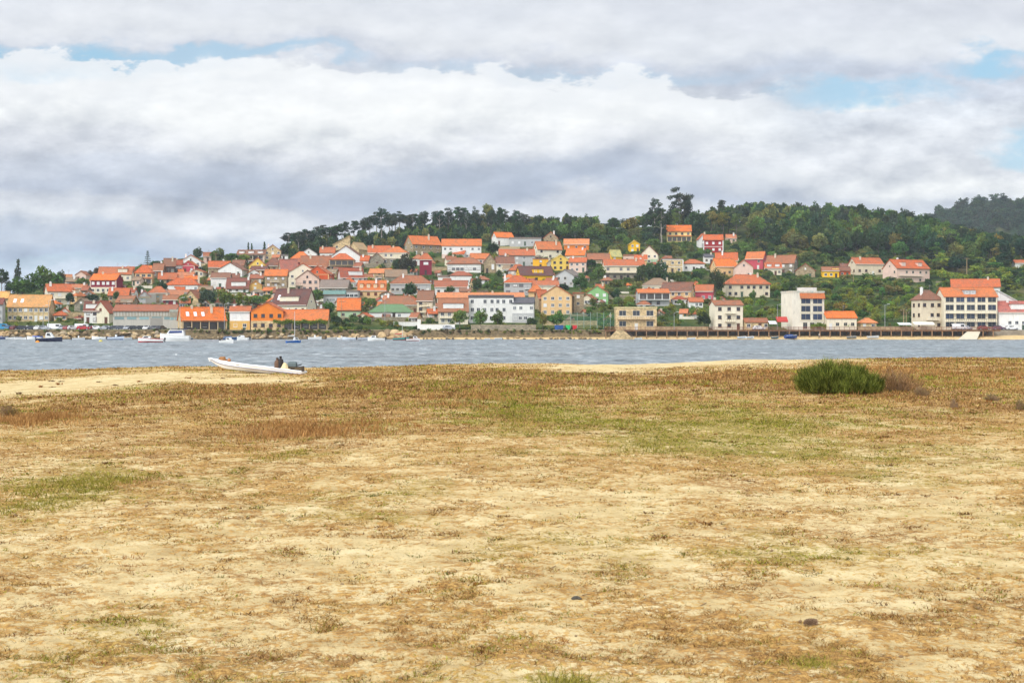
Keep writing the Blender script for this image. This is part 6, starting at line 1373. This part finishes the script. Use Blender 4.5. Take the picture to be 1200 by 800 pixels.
# dark-stemmed taller patches
def patch(name, label, lst, cl, hr, per=7, seed=1, lean=.5, spread=.03):
    xs, ys_, hs = [], [], []; g = np.random.default_rng(seed)
    for (u, v, ru, rv, nn) in lst:
        K = FP*1.85; Yc = K/(v-HZ); nz = g.normal(0, .62, nn); x = (u-600)/FP*Yc+nz*ru/FP*Yc; y = Yc+g.normal(0, .62, nn)*rv*Yc*Yc/K; kp = fbm(x*1.4, y*.9, 3, 2.) > g.uniform(.36, .6, nn); x, y = x[kp], y[kp]; xs.append(x); ys_.append(y); hs.append(g.uniform(*hr, len(x)))
    x, y, h = map(np.concatenate, (xs, ys_, hs)); ok = (y < 68) & (y > 5); x, y, h = x[ok], y[ok], h[ok]; c0, c1 = L_(*cl[0]), L_(*cl[1]); t = g.random(len(x))
    blades(name, x, y, h, np.maximum(.004, y*.0006), np.full(len(x), lean), c0*(1-t)[:, None]+c1*t[:, None], label, spread=spread, per=per)
patch('brown_grass', 'taller reddish brown dead grass in patches on the dune', [(15,492,55,9,900), (45,490,45,8,600), (362,503,80,9,1500), (560,472,60,8,500), (1090,455,70,10,900), (1060,450,40,12,600), (940,452,60,8,500), (640,455,60,7,300), (300,462,80,8,400), (1010,465,60,10,500), (840,452,60,6,250), (1150,450,60,8,300)],
      ((132,92,54), (202,158,100)), (.05, .17), per=4, seed=2, spread=.09)
patch('green_grass', 'tufts of greener grass scattered on the dune', [(60,572,60,12,700), (120,565,50,10,450), (20,595,50,12,300), (590,480,50,8,600), (620,494,40,6,300), (880,500,120,14,1400), (760,522,40,8,350), (960,530,60,10,300), (335,530,40,6,200), (1128,462,10,5,160), (1196,474,8,7,160), (1160,466,14,4,100), (690,500,70,10,500), (955,778,10,5,60), (655,798,30,6,160), (386,732,5,3,40), (10,478,14,8,200), (230,520,60,10,200), (580,468,30,8,300)],
      ((104,104,42), (176,164,78)), (.015, .085), per=5, seed=3, spread=.07, lean=.9)
# small separate clumps all over, as individuals too many to name one by one
g = np.random.default_rng(9); nn = 900; y = np.exp(g.uniform(math.log(6), math.log(55), nn)); x = g.uniform(-.42, .42, nn)*y
xx = np.repeat(x, 6)+g.normal(0, .05, nn*6); yy = np.repeat(y, 6)+g.normal(0, .03, nn*6); tt = np.repeat(g.random(nn), 6); hh = np.repeat(g.uniform(.008, .04, nn), 6)*(1+sstep(yy, 15, 40)*1.2)
blades('dead_weeds', xx, yy, hh, np.maximum(.004, yy*.0006), np.full(len(xx), 1.3), np.where(tt[:, None] < .5, L_(96,60,36), np.where(tt[:, None] < .8, L_(150,96,46), L_(92,96,40))), 'little dark dried weeds dotted over the sand', spread=.02, per=5)
# ---- loose pebbles, shells and twigs
pb = []
bits = MB(); rr = random.Random(4)
for i in range(420):
    y = math.exp(rr.uniform(math.log(6), math.log(30))); x = rr.uniform(-.42, .42)*y; z = float(dune(x, y)); s = rr.uniform(.004, .013)*(1+y/40)
    if rr.random() < .5: a = rr.uniform(0, 3.1); l = s*rr.uniform(3, 8); bits.tube((x, y, z+.012), (x+math.cos(a)*l, y+math.sin(a)*l, z+.02), s*.25, s*.2, 4)
    else: bits.loft([[(x+math.cos(t)*s*r_, y+math.sin(t)*s*r_*.8, z+.006+h_*s) for t in np.linspace(0, 2*PI, 7)[:-1]] for r_, h_ in ((.7, -.2), (1, .3), (.5, .8))])
tag(bits.build('litter', wood((130,106,78))), 'twigs, pebbles and shell bits lying on the sand', kind='stuff')
# ---- dark stone and pine cone
x, y, z = gpos(675, 703); o = link('stone', rockmesh(11), None, (x, y, z+.012)); o.data.materials.append(stone((84,80,74))); o.scale = (.04, .024, .022); tag(o, 'small dark grey stone lying alone on the sand', 'stone')
x, y, z = gpos(949, 733); pc = empty('pine_cone', (x, y, z+.022), .5); pc.rotation_euler = (.25, 1.35, -.4); tag(pc, 'brown open pine cone lying on its side in the sand', 'pine cone')
core = MB(); core.loft([[(math.cos(t)*r_, math.sin(t)*r_, z_) for t in np.linspace(0, 2*PI, 11)[:-1]] for r_, z_ in ((.008, -.055), (.022, -.045), (.026, -.01), (.02, .03), (.006, .055))]); core.build('core', wood((84,62,46)), pc)
sc_ = MB()
for i in range(90):
    t = i/89; a = i*2.39996; r_ = .022+.02*math.sin(PI*min(1, .15+t*.85)); z_ = -.05+.105*t; p = Vector((math.cos(a), math.sin(a), 0)); q_ = Vector((-math.sin(a), math.cos(a), 0)); b0 = p*r_*.55+Vector((0, 0, z_)); tip = p*(r_+.008)+Vector((0, 0, z_+.012))
    sc_.slab([b0-q_*.006, tip-q_*.009, tip+q_*.009, b0+q_*.006], .003)
sc_.build('scales', wood((150,124,98)), pc); pc.scale = (.52, .52, .82)
# ---- broom bush
def bush(u, v, wpx, hpx, label, n, c0, c1, name='broom_bush', seed=1, stems=True, lean=.35):
    x, y, z = gpos(u, v); k = y/FP; W, H_ = wpx*k/2, hpx*k; g = np.random.default_rng(seed); o = empty(name, (x, y, z)); tag(o, label, 'bush')
    K = 130; th = g.uniform(0, 2*np.pi, K); rr_ = np.sqrt(g.random(K))*.92; cx, cy = np.cos(th)*rr_*W, np.sin(th)*rr_*W*.6; ch = H_*np.sqrt(np.maximum(.05, 1-(rr_/.98)**2.4))*g.uniform(.55, 1.1, K)*(1-.18*cx/W); ct = g.uniform(.45, 1.5, K)
    i = g.integers(0, K, n); z0 = g.random(n)**.6*ch[i]*.82; a = g.uniform(0, 2*np.pi, n); r1 = g.random(n)**.5*W*.13*(.6+.7*z0/H_)
    bx, by = cx[i]+np.cos(a)*r1+cx[i]*z0/H_*.15, cy[i]+np.sin(a)*r1; L = g.uniform(.10, .24, n)*(H_/1.1); out = np.stack([np.cos(a)*lean+cx[i]/W*.35, np.sin(a)*lean+cy[i]/W*.3, np.ones(n)], 1)+g.normal(0, .22, (n, 3)); out /= np.linalg.norm(out, axis=1)[:, None]
    w_ = np.cross(out, g.normal(size=(n, 3))); w_ /= np.linalg.norm(w_, axis=1)[:, None]; w_ *= g.uniform(.005, .010, n)[:, None]*(H_/1.1)**.5
    p = np.stack([bx, by, z0], 1); V = np.stack([p-w_, p+w_, p+out*L[:, None]], 1).reshape(-1, 3); Fq = np.arange(3*n).reshape(n, 3)
    t = g.random(n)[:, None]; C = (L_(*c0)*(1-t)+L_(*c1)*t)*ct[i][:, None]*g.uniform(.7, 1.3, (n, 1)); link('foliage', fast_mesh('foliage', V, Fq, M_BLADE, {'tint': np.repeat(np.clip(C, 0, 1), 3, 0)}), o)
    s_ = MB(); 
    for j in range(K): s_.tube((cx[j]*.15, cy[j]*.15, -.05), (cx[j]*.95, cy[j]*.95, ch[j]*.75), .014*(H_/1.1), .005, 4, False)
    s_.build('stem', wood((150,124,96)), o); return o
bush(983, 461, 104, 43, 'large green broom bush on the dune near the water', 24000, (56,76,30), (150,156,74))
bush(1052, 459, 60, 34, 'thin leafless brown twiggy bush right of the green broom bush', 1900, (140,106,72), (190,154,108), 'dead_bush', 2, lean=.5)
bush(1080, 464, 26, 14, 'small grey-brown dried bush further right of the twiggy one', 420, (120,96,60), (160,144,84), 'dead_bush', 3, lean=.6)
bush(1163, 470, 22, 12, 'low olive sprig near the right edge of the dune', 260, (96,102,44), (164,156,76), 'small_bush', 4, lean=.7)
bush(1196, 481, 14, 16, 'dark olive tuft cut by the right edge of the picture', 330, (88,92,40), (150,140,70), 'small_bush', 5, lean=.5)
bush(10, 487, 30, 17, 'greenish brown tussock cut by the left edge of the picture', 600, (104,92,46), (160,140,76), 'small_bush', 6, lean=.5)
bush(1118, 478, 12, 14, 'thin dry upright plant between the dried bush and the olive sprig', 120, (150,118,80), (190,160,110), 'dead_bush', 7, lean=.3)
# ---- the beached boat
x0, y0, z0 = gpos(300, 437); k = y0/FP
bt = empty('rowing_boat', (x0+.0, y0, z0+.02), R(-4)); bt.rotation_euler = (R(-2), R(6.2), R(-6)); tag(bt, 'long slim white boat pulled up on the sand at the water\'s edge', 'boat')
Lb = 114*k; n = 25; rings = []
for i in range(n):
    t = i/(n-1); x = -Lb/2+Lb*t                       # bow on the left
    hw_ = .52*min(1, (t/.42))**.62*(1-.16*max(0, (t-.55)/.45)**2)+.012; sh = .27+.10*max(0, 1-t/.45)**1.8; kl = .02+.30*max(0, 1-t/.22)**2.0
    kl = min(kl, sh-.05)
    md = kl+(sh-kl)*.5
    rings.append([(x, -hw_, sh), (x, -hw_*.96, md+.02), (x, -hw_*.72, kl+.015), (x, 0, kl-.02), (x, hw_*.72, kl+.015), (x, hw_*.96, md+.02), (x, hw_, sh), (x, hw_*.9, sh-.01), (x, hw_*.84, max(kl+.05, md)), (x, hw_*.6, kl+.06), (x, -hw_*.6, kl+.06), (x, -hw_*.84, max(kl+.05, md)), (x, -hw_*.9, sh-.01)])
b = MB(); b.loft(rings); WHT = paint((240,240,240), .4, amt=.15); b.build('hull', WHT, bt)
for s, j in ((-1, 0), (1, 6)):
    q = MB()
    for i in range(n-1): q.tube(rings[i][j], rings[i+1][j], .028, n=6, caps=False)
    q.build('gunwale', paint((244,244,244), .35), bt)
q = MB()
for i in range(n-1):
    a_, c_2 = rings[i], rings[i+1]; f = lambda r_: (r_[0][0], r_[1][1]*1.0-.012, r_[1][2]-.01)
    q.tube(f(a_), f(c_2), .016, n=4, caps=False)
q.build('rubbing_strip', paint((120,112,130), .5), bt)
for t in (.34, .56, .78): MB().box(-Lb/2+Lb*t-.09, -Lb/2+Lb*t+.09, -.47, .47, .235, .262).build('thwart', wood((180,160,130)), bt)
tr = MB().box(Lb/2-.012, Lb/2+.03, -.42, .42, .02, .27).build('transom', WHT, bt)
bz = rings[1][0][2]
MB().tube((-Lb/2+.01, 0, bz-.1), (-Lb/2-.07, 0, bz+.03), .03, .022, 6).build('stem_post', WHT, bt)
def local(px, dy=0): return -Lb/2+(px-243)*k+0.0
def rest(name, x, y, z, rz=0): return empty(name, bt.matrix_basis @ Vector((x, y, z)), rz)
bt_m = Matrix.LocRotScale(bt.location, bt.rotation_euler, None)
def wpos(x, y, z): return bt_m @ Vector((x, y, z))
o = empty('rope_coil', wpos(local(258), 0, .33)); o.scale = (.75,)*3; tag(o, 'orange-brown coil of rope heaped on the bow of the beached boat', 'rope')
q = MB(); rr = random.Random(2)
for j in range(6):
    r_ = .17-.012*j; cx = rr.uniform(-.05, .05); pts = [Vector((cx+math.cos(t)*r_*1.25, math.sin(t)*r_, .02+j*.035+rr.uniform(-.01, .01))) for t in np.linspace(0, 2*PI, 15)]
    for a_, b_ in zip(pts, pts[1:]): q.tube(a_, b_, .026, n=5, caps=False)
q.build('coil', paint((176,128,84), .9), o)
o = empty('orange_float', wpos(local(266), .05, .30)); o.scale = (.7,)*3; tag(o, 'small orange-brown float beside the rope coil on the beached boat', 'float')
MB().loft([[(math.cos(t)*r_, math.sin(t)*r_, z_) for t in np.linspace(0, 2*PI, 13)[:-1]] for r_, z_ in ((.03, 0), (.09, .03), (.115, .11), (.09, .19), (.03, .22))]).build('ball', paint((184,124,82), .6), o, smooth=True); MB().tube((0, 0, .22), (0, 0, .27), .02, n=5).build('eye', paint((80,70,60)), o)
# engine and gear standing amidships
o = empty('outboard_motor', wpos(local(343), .05, .25)); o.scale = (.72, .72, .78); tag(o, 'grey-green outboard engine standing upright in the beached boat', 'outboard motor')
MB().loft([[(x_*s_, y_*s_, z_) for x_, y_ in ((-.24, -.13), (.20, -.16), (.27, 0), (.20, .16), (-.24, .13), (-.29, 0))] for s_, z_ in ((.75, .17), (1, .22), (1, .38), (.86, .46), (.5, .50))]).build('cowling', paint((96,110,112), .4), o)
MB().box(-.1, .1, -.08, .08, -.12, .165).build('leg', paint((60,66,66), .5), o); MB().tube((.2, 0, .25), (.52, 0, .33), .03, .025, 6).build('tiller', paint((40,40,40)), o)
o = empty('folded_canvas', wpos(local(334), 0, .25)); o.scale = (.75, .8, .85); tag(o, 'crumpled pale canvas draped between the two dark bundles in the beached boat', 'canvas')
g2 = np.random.default_rng(3); m_ = 14; gx_, gy_ = np.meshgrid(np.linspace(-.32, .32, m_), np.linspace(-.3, .3, m_), indexing='ij'); gz_ = .36*np.exp(-(gx_/.2)**2-(gy_/.25)**2)+(fbm(gx_*9+5, gy_*9, 3)-.5)*.22
Vt_ = np.stack([gx_, gy_, gz_], -1).reshape(-1, 3); cme = fast_mesh('cloth', Vt_, grid_faces(m_, m_), paint((226,206,160), .9)); co = link('cloth', cme, o); sm = co.modifiers.new('thickness', 'SOLIDIFY'); sm.thickness = .012
for px, c_, h_, lb in ((325, (110,84,66), .42, 'brown upright sack, leftmost of the gear in the beached boat'), (329, (54,50,50), .50, 'dark upright canister between the brown sack and the pale canvas')):
    o = empty('sack' if px == 325 else 'canister', wpos(local(px), -.02, .25)); tag(o, lb, 'sack' if px == 325 else 'canister')
    MB().loft([[(math.cos(t)*r_*(1+.1*math.sin(3*t)), math.sin(t)*r_, z_*h_) for t in np.linspace(0, 2*PI, 13)[:-1]] for r_, z_ in ((.09, -.2), (.12, .0), (.125, .55), (.10, .8), (.04, .9), (.06, 1.0))]).build('body', paint(c_, .8), o); MB().tube((0, 0, h_), (0, 0, h_+.05), .05, .045, 8).build('neck', paint(tuple(int(v*.7) for v in c_), .7), o)
MBX = empty('fish_crate', wpos(local(347), .12, .18)); tag(MBX, 'dark low crate behind the outboard engine in the beached boat', 'crate')
q = MB()
for zz in (0, .09, .18):
    for s in (-1, 1): q.box(-.3, .3, s*.2-.012, s*.2+.012, zz, zz+.07); q.box(s*.3-.012, s*.3+.012, -.185, .185, zz, zz+.07)
q.box(-.285, .285, -.185, .185, -.02, -.003); q.build('slats', wood((86,74,60)), MBX)
for sx in (-.28, .28):
    for sy in (-.17, .17): MB().box(sx-.02, sx+.02, sy-.02, sy+.02, 0, .27).build('corner_post', wood((70,60,48)), MBX)
# ---- a person on the far beach
def person(u, vfeet, Y, label, shirt, trousers, zf, rz=0, stride=.18):
    k = Y/FP; root = empty('person', ((u-600)*k, Y, zf), rz); tag(root, label, 'person')
    J = {'pel': (0,0,.92,.15), 'sp': (0,.01,1.15,.145), 'ch': (0,0,1.36,.165), 'nk': (0,0,1.49,.06), 'hd': (0,-.02,1.60,.085), 'hd2': (0,-.01,1.71,.095), 'lh': (.1,0,.88,.09), 'lk': (.12,-stride*.6,.49,.06), 'la': (.13,-stride*.2,.09,.042), 'lf': (.14,-stride*.2-.14,.04,.035),
         'rh': (-.1,0,.88,.09), 'rk': (-.12,stride*.2,.49,.06), 'ra': (-.13,stride*1.2,.10,.042), 'rf': (-.14,stride*1.2-.13,.04,.035), 'ls': (.19,0,1.40,.055), 'le': (.25,.06,1.13,.043), 'lw': (.25,-.04,.90,.03), 'lhn': (.25,-.07,.80,.028), 'rs': (-.19,0,1.40,.055), 're': (-.25,.02,1.13,.043), 'rw': (-.27,-.1,.91,.03), 'rhn': (-.27,-.14,.82,.028)}
    ed = [('pel','sp'),('sp','ch'),('ch','nk'),('nk','hd'),('hd','hd2'),('pel','lh'),('lh','lk'),('lk','la'),('la','lf'),('pel','rh'),('rh','rk'),('rk','ra'),('ra','rf'),('ch','ls'),('ls','le'),('le','lw'),('lw','lhn'),('ch','rs'),('rs','re'),('re','rw'),('rw','rhn')]
    ks = list(J); me = bpy.data.meshes.new('body'); me.from_pydata([J[q_][:3] for q_ in ks], [(ks.index(a), ks.index(b)) for a, b in ed], []); o = link('body', me, root)
    def pm(T):
        tc = T.new('ShaderNodeTexCoord'); s3 = T.new('ShaderNodeSeparateXYZ'); T.l.new(tc.outputs['Object'], s3.inputs[0]); z = s3.outputs[2]; ax = T.m('ABSOLUTE', s3.outputs[0])
        c = T.mix(T.m('GREATER_THAN', z, .92), lin(*trousers), lin(*shirt)); c = T.mix(T.m('GREATER_THAN', z, 1.5), c, (.45, .26, .18)); c = T.mix(T.m('MULTIPLY', T.m('GREATER_THAN', ax, .2), T.m('LESS_THAN', z, 1.1)), c, (.45, .26, .18)); return bsdf(T, c, .85)
    me.materials.append(mat('clothes_and_skin', pm))
    sk = o.modifiers.new('skin', 'SKIN'); 
    for i_, q_ in enumerate(ks): me.skin_vertices[0].data[i_].radius = (J[q_][3], J[q_][3]*.85)
    me.skin_vertices[0].data[0].use_root = True; o.modifiers.new('sub', 'SUBSURF').levels = 2; o.modifiers['sub'].render_levels = 2
    h = MB(); h.loft([[(math.cos(t)*r_, .01+math.sin(t)*r_*1.1, z_) for t in np.linspace(0, 2*PI, 11)[:-1]] for r_, z_ in ((.098, 1.66), (.108, 1.74), (.09, 1.81), (.04, 1.84))]); h.build('hair', paint((52,38,30), .9), o)
person(960, 393, 458.5, 'person in a white shirt and dark trousers walking on the far beach', (236,236,232), (60,62,74), .35, 1.3)
# ---- haze between the viewer and the far shore
hz = MB().box(-2300, 2300, -140, 3200, -4.5, 260); ho = hz.build('haze', None if False else mat('haze_air', lambda T: T.new('ShaderNodeEmission').outputs[0]))
mt = ho.data.materials[0]; nt = mt.node_tree; nt.nodes.clear(); o_ = nt.nodes.new('ShaderNodeOutputMaterial'); pv_ = nt.nodes.new('ShaderNodeVolumePrincipled'); pv_.inputs['Density'].default_value = HAZE; pv_.inputs['Color'].default_value = (.80, .88, 1.0, 1); nt.links.new(pv_.outputs[0], o_.inputs['Volume'])
tag(ho, 'thin pale blue haze over the estuary', kind='stuff')
